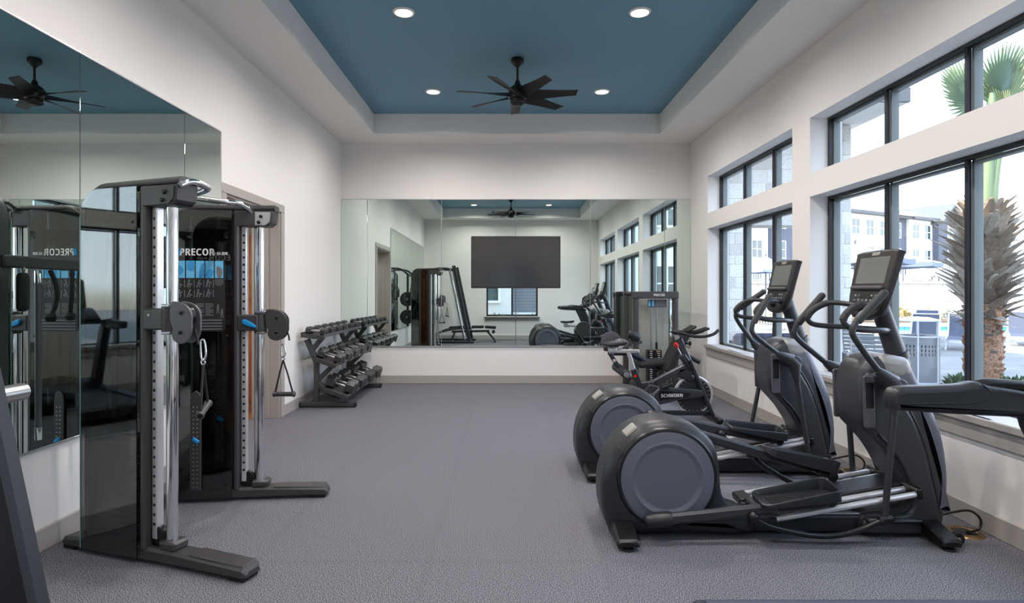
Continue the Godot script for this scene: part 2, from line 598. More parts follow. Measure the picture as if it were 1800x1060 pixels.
func room() -> void:
	var T := 0.30
	struct("floor", mb().box(Vector3((XL + XR) / 2, -0.1, (ZB + ZF) / 2), Vector3(XR - XL + 0.6, 0.2, ZF - ZB + 0.6), 0), M.floor, "grey speckled rubber gym floor under the machines", "floor")
	struct("wall_back", mb().box(Vector3((XL + XR) / 2, 2.2, ZB - T / 2), Vector3(XR - XL + 0.6, 4.4, T), 0), M.wall, "off-white end wall carrying the wide mirror", "wall")
	# wall behind the camera with one window
	var w := mb()
	var wx0 := -0.63
	var wx1 := 0.97
	w.box(Vector3((XL - T + wx0) / 2, 2.2, ZF + T / 2), Vector3(wx0 - XL + T, 4.4, T), 0)
	w.box(Vector3((XR + T + wx1) / 2, 2.2, ZF + T / 2), Vector3(XR + T - wx1, 4.4, T), 0)
	w.box(Vector3((wx0 + wx1) / 2, 0.355, ZF + T / 2), Vector3(wx1 - wx0, 0.71, T), 0)
	w.box(Vector3((wx0 + wx1) / 2, 3.35, ZF + T / 2), Vector3(wx1 - wx0, 2.1, T), 0)
	struct("wall_front", w, M.wall, "off-white wall with a single window facing the end mirror", "wall")
	# left wall with the doorway
	w = mb()
	var d0 := -5.39
	var d1 := -6.69
	w.box(Vector3(XL - T / 2, 2.2, (d0 + ZF + T) / 2), Vector3(T, 4.4, ZF + T - d0), 0)
	w.box(Vector3(XL - T / 2, 2.2, (d1 + ZB - T) / 2), Vector3(T, 4.4, d1 - ZB + T), 0)
	w.box(Vector3(XL - T / 2, 3.35, (d0 + d1) / 2), Vector3(T, 2.1, d0 - d1), 0)
	struct("wall_left", w, M.wall, "off-white side wall with a long mirror and a doorway", "wall")
	# window wall: sill band, mid rail, head, piers
	w = mb()
	var wins := [[-8.41, -5.92], [-5.575, -3.08], [-2.74, -0.25]]
	var zc := (ZB + ZF) / 2
	var zl := ZF - ZB + 0.6
	w.box(Vector3(XR + T / 2, 0.3245, zc), Vector3(T, 0.649, zl), 0)
	w.box(Vector3(XR + T / 2, (3.036 + 4.4) / 2, zc), Vector3(T, 4.4 - 3.036, zl), 0)
	var zs := [ZB - T, -8.41, -5.92, -5.575, -3.08, -2.74, -0.25, ZF + T]
	for i in [0, 2, 4, 6]:
		w.box(Vector3(XR + T / 2, 1.8425, (zs[i] + zs[i + 1]) / 2), Vector3(T, 2.387, zs[i + 1] - zs[i]), 0)
	for k in wins:
		w.box(Vector3(XR + T / 2, 2.4085, (k[0] + k[1]) / 2), Vector3(T, 0.217, k[1] - k[0]), 0)
	struct("wall_right", w, M.wall, "off-white window wall with low sill band and deep reveals", "wall")
	var names := ["beyond the spin bike", "behind the two ellipticals", "beside the treadmill"]
	for i in 3:
		window_unit(Vector3(XR + 0.19, 0.649, wins[i][0]), wins[i][1] - wins[i][0], 1.651, "tall dark-framed three-pane window " + names[i], true)
		window_unit(Vector3(XR + 0.19, 2.517, wins[i][0]), wins[i][1] - wins[i][0], 0.519, "low dark-framed transom window above the tall window " + names[i], false)
	# window behind the camera
	var win := snode("window_7", "white-silled two-pane window in the wall facing the end mirror", "window")
	win.position = Vector3(0.17, 0.71, ZF + 0.19)
	var f := mb()
	for s in [-1, 1]:
		f.box(Vector3(s * 0.775, 0.795, 0), Vector3(0.05, 1.59, 0.06), 0.004)
		f.box(Vector3(0, 0.795 + s * 0.77, 0), Vector3(1.6, 0.05, 0.06), 0.004)
	obj("window_frame", f, M.bronze, win)
	obj("mullion", mb().box(Vector3(0, 0.795, 0), Vector3(0.05, 1.5, 0.06), 0.004), M.bronze, win)
	for s in [-1, 1]:
		obj("pane", mb().quad3(Vector3(s * 0.39, 0.795, 0), 0.74, 1.5), M.glass, win)
	obj("sill", mb().box(Vector3(0, -0.015, -0.20), Vector3(1.72, 0.035, 0.32), 0.005).box(Vector3(0, -0.085, -0.205), Vector3(1.68, 0.105, 0.02), 0.004), M.trim, win)
	# baseboards
	var bh := 0.125
	struct("baseboard_back", mb().box(Vector3((XL + XR) / 2, bh / 2, ZB + 0.008), Vector3(XR - XL, bh, 0.016), 0.004), M.trim, "taupe baseboard along the mirrored end wall", "baseboard")
	struct("baseboard_right", mb().box(Vector3(XR - 0.008, bh / 2, zc), Vector3(0.016, bh, ZF - ZB), 0.004), M.trim, "taupe baseboard under the tall windows", "baseboard")
	struct("baseboard_left", mb().box(Vector3(XL + 0.008, bh / 2, (-5.3 + ZF) / 2), Vector3(0.016, bh, ZF + 5.3), 0.004).box(Vector3(XL + 0.008, bh / 2, (-6.79 + ZB) / 2), Vector3(0.016, bh, -6.79 - ZB), 0.004), M.trim, "taupe baseboard under the long side mirror and behind the dumbbell rack", "baseboard")
	struct("baseboard_front", mb().box(Vector3((XL + XR) / 2, bh / 2, ZF - 0.008), Vector3(XR - XL, bh, 0.016), 0.004), M.trim, "taupe baseboard under the small window facing the mirror", "baseboard")
	# ceiling: soffit ring and raised blue tray
	var c := snode("ceiling", "white soffit round a raised blue tray ceiling", "ceiling")
	var tx0 := -1.91
	var tx1 := 2.205
	var tz0 := -8.59
	var tz1 := -0.42
	var sf := mb()
	var hh := 0.6
	sf.box(Vector3((XL - T + tx0) / 2, HC + hh / 2, zc), Vector3(tx0 - XL + T, hh, zl), 0)
	sf.box(Vector3((XR + T + tx1) / 2, HC + hh / 2, zc), Vector3(XR + T - tx1, hh, zl), 0)
	sf.box(Vector3((tx0 + tx1) / 2, HC + hh / 2, (ZB - T + tz0) / 2), Vector3(tx1 - tx0, hh, tz0 - ZB + T), 0)
	sf.box(Vector3((tx0 + tx1) / 2, HC + hh / 2, (ZF + T + tz1) / 2), Vector3(tx1 - tx0, hh, ZF + T - tz1), 0)
	obj("soffit", sf, M.soffit, c)
	obj("tray_panel", mb().box(Vector3((tx0 + tx1) / 2, HT + 0.15, (tz0 + tz1) / 2), Vector3(tx1 - tx0, 0.3, tz1 - tz0), 0), M.blue, c)
	# roof mass over this wing, which shades the near terrace
	struct("roof", mb().box(Vector3(-4.6, 5.0, -5.0), Vector3(16.2, 1.4, 14.0), 0.02), M.stucco, "flat roof mass over the gym wing", "roof")
	# mirrors
	var mr := thing("wall_mirror", "wide frameless mirror of five panels on the end wall behind the television", "mirror", Vector3((XL + XR) / 2, 0.578, ZB + 0.02))
	mr.rotation.x = -0.0038
	var cx := (XL + XR) / 2
	var xs := [XL, -2.14, -1.0, 0.14, 1.285, 2.425, XR]
	for i in 6:
		obj("mirror_panel", mb(Vector3(-cx, 0, 0)).box(Vector3((xs[i] + xs[i + 1]) / 2, 1.124, 0), Vector3(xs[i + 1] - xs[i] - 0.005, 2.248, 0.006), 0.0015), M.mirror, mr)
	obj("mirror_channel", mb().box(Vector3(0, -0.006, 0), Vector3(XR - XL, 0.012, 0.014), 0.002).box(Vector3(0, 2.252, 0), Vector3(XR - XL, 0.012, 0.014), 0.002), M.alu, mr)
	var ml := thing("wall_mirror", "long frameless mirror on the left wall behind the cable machine", "mirror", Vector3(XL + 0.012, 0.57, -2.6))
	var z2 := [-5.287, -4.69, -3.54, -2.39, -1.24, -0.05]
	for i in 5:
		obj("mirror_panel", mb(Vector3(0, 0, 2.6)).box(Vector3(0, 1.129, (z2[i] + z2[i + 1]) / 2), Vector3(0.006, 2.258, z2[i + 1] - z2[i] - 0.005), 0.0015), M.mirror, ml)
	obj("mirror_channel", mb().box(Vector3(0, -0.006, -0.05), Vector3(0.014, 0.012, 5.23), 0.002).box(Vector3(0, 2.264, -0.05), Vector3(0.014, 0.012, 5.23), 0.002).box(Vector3(0, 1.129, -2.69), Vector3(0.014, 2.27, 0.01), 0.002), M.alu, ml)
	# doorway: casing, jambs and the corridor beyond
	var dr := snode("door_1", "taupe cased doorway in the left wall, open to a corridor", "doorway")
	dr.position = Vector3(XL, 0, -6.04)
	var cs := mb()
	for s in [-1, 1]:
		cs.box(Vector3(0.012, 1.15, s * 0.70), Vector3(0.024, 2.3, 0.09), 0.005)
	cs.box(Vector3(0.012, 2.345, 0), Vector3(0.024, 0.09, 1.49), 0.005)
	obj("casing", cs, M.trim, dr)
	var jb := mb()
	for s in [-1, 1]:
		jb.box(Vector3(-0.15, 1.15, s * 0.641), Vector3(0.31, 2.3, 0.02), 0.002)
		jb.box(Vector3(-0.14, 1.15, s * 0.628), Vector3(0.05, 2.3, 0.014), 0.002)
	jb.box(Vector3(-0.15, 2.29, 0), Vector3(0.31, 0.02, 1.28), 0.002)
	obj("jamb", jb, M.trim, dr)
	obj("latch_plate", mb().box(Vector3(-0.10, 1.05, -0.626), Vector3(0.03, 0.07, 0.006), 0.002), M.steel, dr)
	var hx := -4.6
	struct("floor_corridor", mb().box(Vector3((hx + XL - T) / 2, -0.05, -6.0), Vector3(XL - T - hx, 0.1, 3.2), 0), M.wood, "warm wooden floor of the corridor beyond the doorway", "floor")
	var hw := mb()
	hw.box(Vector3(hx - 0.05, 1.3, -6.0), Vector3(0.1, 2.7, 3.2), 0)
	hw.box(Vector3((hx + XL - T) / 2, 1.3, -4.45), Vector3(XL - T - hx, 2.7, 0.1), 0)
	hw.box(Vector3((hx + XL - T) / 2, 1.3, -7.55), Vector3(XL - T - hx, 2.7, 0.1), 0)
	hw.box(Vector3((hx + XL - T) / 2, 2.65, -6.0), Vector3(XL - T - hx, 0.1, 3.2), 0)
	struct("wall_corridor", hw, M.wall, "off-white corridor walls seen through the doorway", "wall")
	var wd := snode("door_2", "warm wooden door in the corridor seen past the chrome column", "door")
	wd.position = Vector3(-3.32, 0, -7.49)
	obj("leaf", mb().box(Vector3(0, 1.07, 0), Vector3(0.86, 2.1, 0.045), 0.003), M.wood, wd)
	obj("door_frame", mb().box(Vector3(-0.47, 1.08, 0), Vector3(0.07, 2.16, 0.06), 0.003).box(Vector3(0.47, 1.08, 0), Vector3(0.07, 2.16, 0.06), 0.003).box(Vector3(0, 2.18, 0), Vector3(1.01, 0.07, 0.06), 0.003), M.trim, wd)
	obj("handle", mb().tube([Vector3(0.34, 1.0, 0.03), Vector3(0.34, 1.0, 0.07), Vector3(0.22, 1.0, 0.07)], 0.01, 8), M.steel, wd)
	can(Vector3(-3.5, 2.6, -6.2), "small recessed downlight in the corridor ceiling", 0.9)
	# floor power boxes with cords
	for i in 2:
		var q := [Vector3(2.69, 0, -3.51), Vector3(2.715, 0, -4.69)][i] as Vector3
		var pb := thing("floor_outlet", ["brass ringed floor outlet by the wall in front of the nearer elliptical", "brass ringed floor outlet by the wall in front of the farther elliptical"][i], "floor outlet", q, 0, "floor outlets under the windows")
		obj("ring", mb().lathe([Vector2(0.062, 0.0), Vector2(0.062, 0.006), Vector2(0.066, 0.010), Vector2(0.094, 0.008), Vector2(0.1, 0.0)], 28), M.brass, pb)
		obj("cover", mb().lathe([Vector2(0, 0.007), Vector2(0.06, 0.007), Vector2(0.062, 0.0)], 24), M.black, pb)
		var cd := obj("power_cord", mb(q).tube(cat([Vector3(0.0, 0.012, 0.02), Vector3(0.07, 0.03, 0.02), Vector3(0.085, 0.085, 0.01), Vector3(0.03, 0.13, 0.0), Vector3(-0.07, 0.12, 0.0), Vector3(-0.16, 0.10, 0.0)], 6), 0.007, 8), M.black)
		tag(cd, ["black power cord looping from the floor outlet to the nearer elliptical", "black power cord looping from the floor outlet to the farther elliptical"][i], "cord", "machine power cords")


func window_unit(at: Vector3, L: float, H: float, label: String, sill: bool) -> void:
	var w := snode("window_%d" % (used.get("window_count", 0) + 1), label, "window")
	used["window_count"] = used.get("window_count", 0) + 1
	w.position = at
	var f := mb()
	var t := 0.026
	f.box(Vector3(0, t / 2, L / 2), Vector3(0.05, t, L), 0.003)
	f.box(Vector3(0, H - t / 2, L / 2), Vector3(0.05, t, L), 0.003)
	f.box(Vector3(0, H / 2, t / 2), Vector3(0.05, H - 2 * t, t), 0.003)
	f.box(Vector3(0, H / 2, L - t / 2), Vector3(0.05, H - 2 * t, t), 0.003)
	obj("window_frame", f, M.bronze, w)
	for k in [1, 2]:
		obj("mullion", mb().box(Vector3(0, H / 2, L * k / 3), Vector3(0.03, H - 2 * t, 0.026), 0.003), M.bronze, w)
	for k in 3:
		var z := L * (k + 0.5) / 3
		var l := L / 3 - 0.028
		var g := mb()
		for s in [-1, 1]:
			g.box(Vector3(0.045, H / 2, z + s * (l / 2 - 0.012)), Vector3(0.06, H - 2 * t, 0.02), 0.002)
			g.box(Vector3(0.045, H / 2 + s * (H / 2 - t - 0.012), z), Vector3(0.06, 0.02, l), 0.002)
		obj("sash", g, M.frame_grey, w)
		var p := mb()
		p.xf = Transform3D(Basis(Vector3.UP, PI / 2), Vector3(0.045, H / 2, z))
		obj("pane", p.quad3(Vector3.ZERO, l - 0.02, H - 2 * t - 0.02), M.glass, w)
	if sill:
		obj("sill", mb().box(Vector3(-0.125, 0.008, L / 2), Vector3(0.20, 0.03, L), 0.004).box(Vector3(-0.208, 0.0, L / 2), Vector3(0.05, 0.046, L + 0.09), 0.006).box(Vector3(-0.199, -0.075, L / 2), Vector3(0.02, 0.105, L + 0.04), 0.004), M.trim, w)


func can(at: Vector3, label: String, energy := CAN_E) -> void:
	var c := thing("ceiling_light", label, "ceiling light", at, 0, "recessed downlights")
	obj("trim_ring", mb().lathe([Vector2(0.078, -0.004), Vector2(0.082, -0.012), Vector2(0.098, -0.006), Vector2(0.101, 0.0)], 32), M.soffit, c)
	var lens := mat(Color(1, 1, 1), 0.5)
	lens.emission_enabled = true
	lens.emission = Color(1.0, 0.90, 0.78)
	lens.emission_energy_multiplier = 4.0
	obj("lens", mb().lathe([Vector2(0, -0.010), Vector2(0.079, -0.007), Vector2(0.079, 0.0)], 28), lens if not M.has("lens") else M.lens, c)
	if not M.has("lens"): M.lens = lens
	var l := SpotLight3D.new()
	l.name = "downlight"
	l.light_color = Color(1.0, 0.97, 0.955)
	l.light_energy = energy
	l.light_size = 0.075
	l.spot_angle = 80.0
	l.spot_angle_attenuation = 0.6
	l.spot_range = 14.0
	l.spot_attenuation = 2.0
	l.shadow_enabled = true
	l.position = Vector3(0, -0.03, 0)
	l.rotation.x = -PI / 2
	c.add_child(l)


func lights_and_fans() -> void:
	var rows := [-7.63, -5.46, -3.29, -1.12]
	var rn := ["blue ceiling nearest the end wall", "blue ceiling just before the far fan", "blue ceiling beyond the second fan", "blue ceiling at the camera end"]
	for i in 4:
		for s in 2:
			can(Vector3([-0.94, 1.218][s], HT, rows[i]), "recessed downlight in %s, on the %s side" % [rn[i], ["left mirror", "window"][s]])
	for k in 2:
		var f := thing("ceiling_fan", ["dark bronze seven-blade ceiling fan nearer the end wall mirror", "dark bronze seven-blade ceiling fan over the camera end, seen in the mirror"][k], "ceiling fan", Vector3(0.12, HT, [-6.55, -2.2][k]), 0, "ceiling fans")
		obj("canopy", mb().lathe([Vector2(0.0, -0.105), Vector2(0.016, -0.105), Vector2(0.026, -0.09), Vector2(0.055, -0.062), Vector2(0.07, -0.045), Vector2(0.07, -0.012), Vector2(0.062, 0.0)], 28), M.fan, f)
		obj("downrod", mb().cyl(Vector3(0, -0.1, 0), Vector3(0, -0.29, 0), 0.0125, 14), M.fan, f)
		obj("motor_housing", mb().lathe([Vector2(0.0, -0.455), Vector2(0.075, -0.455), Vector2(0.098, -0.44), Vector2(0.104, -0.40), Vector2(0.10, -0.345), Vector2(0.075, -0.315), Vector2(0.036, -0.29), Vector2(0.022, -0.24), Vector2(0.0, -0.232)], 32), M.fan, f)
		obj("bottom_cap", mb().lathe([Vector2(0.0, -0.515), Vector2(0.055, -0.512), Vector2(0.078, -0.495), Vector2(0.082, -0.478), Vector2(0.075, -0.47), Vector2(0.075, -0.455)], 28), M.fan, f)
		for b in 7:
			var bl := mb()
			bl.xf.basis = Basis(Vector3.UP, deg_to_rad(-11.0 - 360.0 / 7 * b))
			var rows2 := []
			var n := 8
			for side in [1.0, -1.0]:
				var rr := []
				for i in n + 1:
					var t := float(i) / n
					var r := 0.085 + t * 0.565
					var pitch := deg_to_rad(lerpf(34.0, 13.0, minf(1.0, t * 1.3)))
					var wd := lerpf(0.15, 0.105, t)
					var y := -0.405 - 0.01 * t
					var row := PackedVector3Array()
					for j in 5:
						var u: float = (j / 4.0 - 0.5) * side
						row.append(Vector3(r + (0.03 * u if i == n else 0.0), y + u * wd * sin(pitch) + side * 0.003 + 0.012 * (0.25 - u * u), u * wd * cos(pitch)))
					rr.append(row)
				bl.sheet(rr)
				rows2.append(rr)
			# edges
			for i in n:
				bl.quad(rows2[0][i][4], rows2[0][i + 1][4], rows2[1][i + 1][0], rows2[1][i][0])
				bl.quad(rows2[0][i][0], rows2[1][i][4], rows2[1][i + 1][4], rows2[0][i + 1][0])
			for j in 4:
				bl.quad(rows2[0][n][j], rows2[1][n][4 - j], rows2[1][n][3 - j], rows2[0][n][j + 1])
			bl.end(30.0)
			obj("blade", bl, M.fan, f)


# ------------------------------------------------------------------ ellipticals
func V3(a: Array, z := 0.0) -> Array:
	var o := []
	for i in range(0, a.size(), 2): o.append(Vector3(a[i], a[i + 1], z))
	return o


func tray(m: MB, L: float, W: float, h: Callable) -> MB:
	# shallow dish with a rim whose height varies along x: local x forward, origin at the floor's centre
	var base := rrect(L, W, 0.035, 5)
	var rings := []
	for k in 7:
		var ins: float = [0.02, 0.0, 0.0, 0.007, 0.012, 0.018, 0.05][k]
		var ring := PackedVector3Array()
		for q in base:
			var s := Vector2(1.0 - ins * 2.0 / L, 1.0 - ins * 2.0 / W)
			var p := q * s
			var top: float = h.call(q.x / L + 0.5, q.y / W * 2.0)
			var y: float = [-0.018, -0.012, top - 0.006, top, top - 0.006, 0.004, 0.0][k]
			ring.append(Vector3(p.x, y, -p.y))
		rings.append(ring)
	m.loft(rings, true, true, 50.0)
	return m


func ellipticals() -> void:
	elliptical("black elliptical trainer nearest the camera, near pedal low", Vector3(0, 0, -3.58), -112.0, -5.3, 4.0, [1.83, 2.02])
	elliptical("black elliptical trainer behind the nearest one, near pedal raised", Vector3(-0.01, 0, -4.745), 32.0, 8.6, -11.2, [2.08, 1.70])


func elliptical(label: String, at: Vector3, phase: float, swing_near: float, swing_far: float, roller: Array) -> void:
	var t := thing("elliptical_trainer", label, "elliptical trainer", at, 0, "elliptical trainers by the windows")
	# rear wheel housing
	var prof := smooth_poly([0.898, 0.672, 1.03, 0.657, 1.145, 0.602, 1.215, 0.51, 1.24, 0.37, 1.252, 0.24, 1.31, 0.16, 1.42, 0.115, 1.42, 0.012, 1.05, 0.012, 0.68, 0.014, 0.605, 0.04, 0.572, 0.09, 0.55, 0.19, 0.552, 0.325, 0.592, 0.459, 0.665, 0.567, 0.77, 0.645], 3)
	obj("wheel_housing", mb().ext(prof, 0.34, 0.085, 6, Transform3D(), 50.0), M.shell_dark, t)
	obj("carry_grip", mb().box(Vector3(0.716, 0.611, 0.100), Vector3(0.085, 0.022, 0.07), 0.008, Basis(Vector3.BACK, deg_to_rad(40)) * Basis(Vector3.RIGHT, 0.35)), M.badge, t)
	obj("seam", mb().tube(cat([Vector3(0.64, 0.47, 0.172), Vector3(0.66, 0.50, 0.155), Vector3(0.63, 0.53, 0.12), Vector3(0.618, 0.535, 0.06)], 4), 0.003, 6), M.black, t)
	for s in [1.0, -1.0]:
		var T := Transform3D(Basis(Vector3.RIGHT, PI / 2 * s), Vector3(0.917, 0.351, 0.165 * s))
		obj("ring", mb().lathe([Vector2(0.265, 0.012), Vector2(0.27, 0.016), Vector2(0.282, 0.014), Vector2(0.29, 0.002), Vector2(0.29, -0.02)], 56, T), M.black, t)
		obj("crank_disc", mb().lathe([Vector2(0, 0.012), Vector2(0.17, 0.012), Vector2(0.18, 0.014), Vector2(0.196, 0.023), Vector2(0.203, 0.024), Vector2(0.215, 0.019), Vector2(0.255, 0.018), Vector2(0.266, 0.013), Vector2(0.267, 0.0)], 56, T, 30.0), M.disc, t)
	# base frame and stabilizers
	obj("base_rail", mb().box(Vector3(1.72, 0.066, 0), Vector3(0.78, 0.10, 0.22), 0.012), M.shell_dark, t)
	obj("base_trim", mb().box(Vector3(1.75, 0.121, 0.085), Vector3(0.62, 0.008, 0.03), 0.003).box(Vector3(1.75, 0.121, -0.085), Vector3(0.62, 0.008, 0.03), 0.003), M.steel, t)
	for k in 2:
		var x: float = [0.665, 2.425][k]
		var hz := 0.34
		var st := mb()
		var rings := []
		for q in [[-hz, 0.055], [-hz + 0.012, 0.068], [-0.15, 0.115], [0.15, 0.115], [hz - 0.012, 0.068], [hz, 0.055]]:
			var w := 0.062 if k == 0 else 0.052
			if absf(q[0]) == hz: w -= 0.008
			rings.append(PackedVector3Array([Vector3(x - w, 0.03, q[0]), Vector3(x + w, 0.03, q[0]), Vector3(x + w, q[1] - 0.01, q[0]), Vector3(x + w - 0.012, q[1], q[0]), Vector3(x - w + 0.012, q[1], q[0]), Vector3(x - w, q[1] - 0.01, q[0])]))
		st.loft(rings, true, true, 30.0)
		obj(["rear_stabilizer", "front_stabilizer"][k], st, M.black, t)
		for s in [1.0, -1.0]:
			obj("foot_pad", mb().lathe([Vector2(0.012, 0.04), Vector2(0.012, 0.014), Vector2(0.03, 0.012), Vector2(0.034, 0.0), Vector2(0, 0.0)], 16, Transform3D(Basis(), Vector3(x, 0, s * (hz - 0.035)))), M.black_rubber, t)
			obj("bolt_cap", mb().cyl(Vector3(x + 0.025, 0.048, s * (hz - 0.002)), Vector3(x + 0.025, 0.048, s * (hz + 0.004)), 0.01, 12), M.black, t)
			if k == 1:
				obj("transport_wheel", mb().lathe([Vector2(0, -0.015), Vector2(0.034, -0.015), Vector2(0.038, -0.01), Vector2(0.038, 0.01), Vector2(0.034, 0.015), Vector2(0, 0.015)], 20, Transform3D(Basis(Vector3.RIGHT, PI / 2), Vector3(x + 0.085, 0.04, s * 0.25))), M.black_rubber, t)
				obj("wheel_hub", mb().cyl(Vector3(x + 0.085, 0.04, s * 0.264), Vector3(x + 0.085, 0.04, s * 0.27), 0.012, 12), M.steel, t)
	# front mast
	var mast := smooth_poly([2.05, 0.945, 2.035, 0.80, 2.045, 0.66, 2.10, 0.59, 2.18, 0.50, 2.25, 0.39, 2.305, 0.30, 2.33, 0.215, 2.28, 0.145, 2.06, 0.128, 2.05, 0.02, 2.25, 0.015, 2.46, 0.02, 2.52, 0.06, 2.535, 0.18, 2.545, 0.35, 2.52, 0.55, 2.465, 0.72, 2.37, 0.915, 2.315, 1.025, 2.20, 1.045, 2.10, 1.02], 3)
	obj("mast_shell", mb().ext(mast, 0.30, 0.055, 5, Transform3D(), 50.0), M.shell, t)
	var front := smooth_poly([2.20, 0.895, 2.29, 0.79, 2.365, 0.65, 2.42, 0.485, 2.455, 0.335, 2.485, 0.205, 2.51, 0.125, 2.538, 0.18, 2.549, 0.35, 2.524, 0.55, 2.469, 0.72, 2.374, 0.915, 2.325, 1.015, 2.285, 1.03, 2.20, 1.04, 2.155, 1.0], 3)
	obj("front_shell", mb().ext(front, 0.306, 0.05, 5, Transform3D(), 50.0), M.shell_light, t)
	var side := smooth_poly([2.06, 0.93, 2.045, 0.80, 2.06, 0.67, 2.12, 0.59, 2.20, 0.50, 2.265, 0.39, 2.315, 0.30, 2.34, 0.215, 2.29, 0.135, 2.07, 0.115, 2.065, 0.03, 2.25, 0.025, 2.45, 0.03, 2.49, 0.09, 2.475, 0.20, 2.445, 0.33, 2.41, 0.48, 2.355, 0.64, 2.28, 0.78, 2.20, 0.88, 2.12, 0.95], 3)
	for s in [1.0, -1.0]:
		obj("side_panel", mb().ext(side, 0.05, 0.02, 3, Transform3D(Basis(), Vector3(0, 0, s * 0.135)), 45.0), M.shell, t)
		obj("panel_seam", mb().tube(cat(V3([2.20, 0.885, 2.285, 0.785, 2.36, 0.645, 2.415, 0.485, 2.45, 0.335, 2.48, 0.205], s * 0.148), 4), 0.006, 6), M.shell_dark, t)
		var inner := mb().tube(cat(V3([2.13, 0.60, 2.215, 0.505, 2.285, 0.39, 2.325, 0.28], s * 0.15), 4), 0.013, 8)
		obj("inner_lip", inner, M.black, t)
		obj("vent_plate", mb().ext(rrect(0.062, 0.30, 0.014), 0.02, 0.006, 2, Transform3D(Basis(Vector3.BACK, 0.03), Vector3(2.075, 0.785, s * 0.158))), M.gun_light, t)
		obj("vent_window", mb().ext(rrect(0.046, 0.15, 0.006), 0.006, 0.002, 1, Transform3D(Basis(Vector3.BACK, 0.03), Vector3(2.075, 0.825, s * 0.168))), M.black, t)
	obj("mast_cap", mb().ext(smooth_poly([2.145, 0.99, 2.17, 0.93, 2.25, 0.90, 2.345, 0.93, 2.325, 1.02, 2.28, 1.042, 2.20, 1.052, 2.155, 1.035], 3), 0.312, 0.05, 4), M.shell_silver, t)
	obj("mast_base", mb().box(Vector3(2.22, 0.105, 0), Vector3(0.32, 0.03, 0.36), 0.012), M.shell_dark, t)
	# neck, console
	obj("neck", mb().tube([Vector3(2.36, 0.97, 0), Vector3(2.335, 1.04, 0), Vector3(2.255, 1.27, 0), Vector3(2.235, 1.33, 0)], [0.056, 0.056, 0.05, 0.05], 20), M.tubing, t)
	obj("neck_collar", mb().tube([Vector3(2.345, 1.015, 0), Vector3(2.332, 1.05, 0)], 0.066, 20), M.shell_dark, t)
	var cb := Basis(Vector3.UP, -PI / 2) * Basis(Vector3.RIGHT, deg_to_rad(-14.0))
	# console axes: its face looks to -x and up
	var con := Node3D.new()
	con.name = "console"
	t.add_child(con, true)
	con.position = Vector3(2.195, 1.465, 0)
	con.basis = cb
	var cp := smooth_poly([-0.19, 0.195, 0.0, 0.203, 0.19, 0.195, 0.20, 0.16, 0.19, 0.0, 0.17, -0.12, 0.12, -0.20, 0.0, -0.225, -0.12, -0.20, -0.17, -0.12, -0.19, 0.0, -0.20, 0.16], 3)
	obj("console_body", mb().ext(cp, 0.045, 0.012, 3), M.bezel, con)
	obj("console_back", mb().ext(rrect(0.24, 0.26, 0.04), 0.05, 0.018, 3, Transform3D(Basis(), Vector3(0, -0.06, -0.035))), M.shell, con)
	obj("display_screen", mb().ext(rrect(0.285, 0.165, 0.006), 0.006, 0.002, 1, Transform3D(Basis(), Vector3(0, 0.075, 0.022))), M.screen, con)
	obj("reading_ledge", mb().box(Vector3(0, -0.035, 0.032), Vector3(0.30, 0.024, 0.03), 0.008), M.gun_light, con)
	obj("key_plate", mb().ext(smooth_poly([-0.15, -0.055, 0.15, -0.055, 0.14, -0.13, 0.09, -0.19, 0.0, -0.205, -0.09, -0.19, -0.14, -0.13], 3), 0.006, 0.002, 1, Transform3D(Basis(), Vector3(0, 0, 0.022))), M.shell_dark, con)
	obj("key_display", mb().box(Vector3(0, -0.085, 0.026), Vector3(0.11, 0.028, 0.004), 0.001), M.black, con)
	for r in 2:
		for k in 6:
			if r == 0 and k in [2, 3]: continue
			obj("key", mb().box(Vector3(-0.1 + k * 0.04, -0.08 - r * 0.028, 0.026), Vector3(0.018, 0.012, 0.004), 0.001), M.ink_grey if (k + r) % 2 else M.badge, con)
	obj("control_knob", mb().lathe([Vector2(0.0, 0.03), Vector2(0.022, 0.03), Vector2(0.028, 0.02), Vector2(0.034, 0.0)], 20, Transform3D(Basis(Vector3.RIGHT, PI / 2), Vector3(0, -0.155, 0.022))), M.black, con)
	obj("badge", mb().ext(rrect(0.075, 0.022, 0.008), 0.004, 0.001, 1, Transform3D(Basis(), Vector3(0, 0.178, 0.023))), M.badge, con)
	# fixed handlebars, with grips
	for s in [1.0, -1.0]:
		var h := cat([Vector3(2.29, 1.185, 0.0), Vector3(2.21, 1.19, s * 0.10), Vector3(2.14, 1.195, s * 0.18), Vector3(2.02, 1.20, s * 0.205), Vector3(1.935, 1.215, s * 0.205), Vector3(1.905, 1.255, s * 0.20), Vector3(1.945, 1.31, s * 0.19), Vector3(2.02, 1.345, s * 0.18), Vector3(2.09, 1.345, s * 0.15), Vector3(2.155, 1.33, s * 0.09)], 5)
		obj("fixed_handlebar", mb().tube(h, 0.0165, 12), M.tubing, t)
		obj("grip_sleeve", mb().tube(h.slice(25, 36), 0.0205, 12), M.grip, t)
	# pedal rails
	for s in [1.0, -1.0]:
		for z in [0.12, 0.215]:
			obj("pedal_rail", mb().tube([Vector3(1.47, 0.127, s * z), Vector3(2.315, 0.277, s * z)], 0.017, 14), M.rail, t)
		obj("rail_bracket", mb().bar(Vector3(1.44, 0.115, s * 0.168), Vector3(1.52, 0.129, s * 0.168), 0.14, 0.05, 0.008), M.black, t)
		obj("rail_stop", mb().bar(Vector3(2.30, 0.28, s * 0.168), Vector3(2.335, 0.286, s * 0.168), 0.15, 0.06, 0.008), M.black, t)
	obj("centre_cover", mb().bar(Vector3(1.46, 0.138, 0), Vector3(2.32, 0.29, 0), 0.19, 0.03, 0.008), M.shell_dark, t)
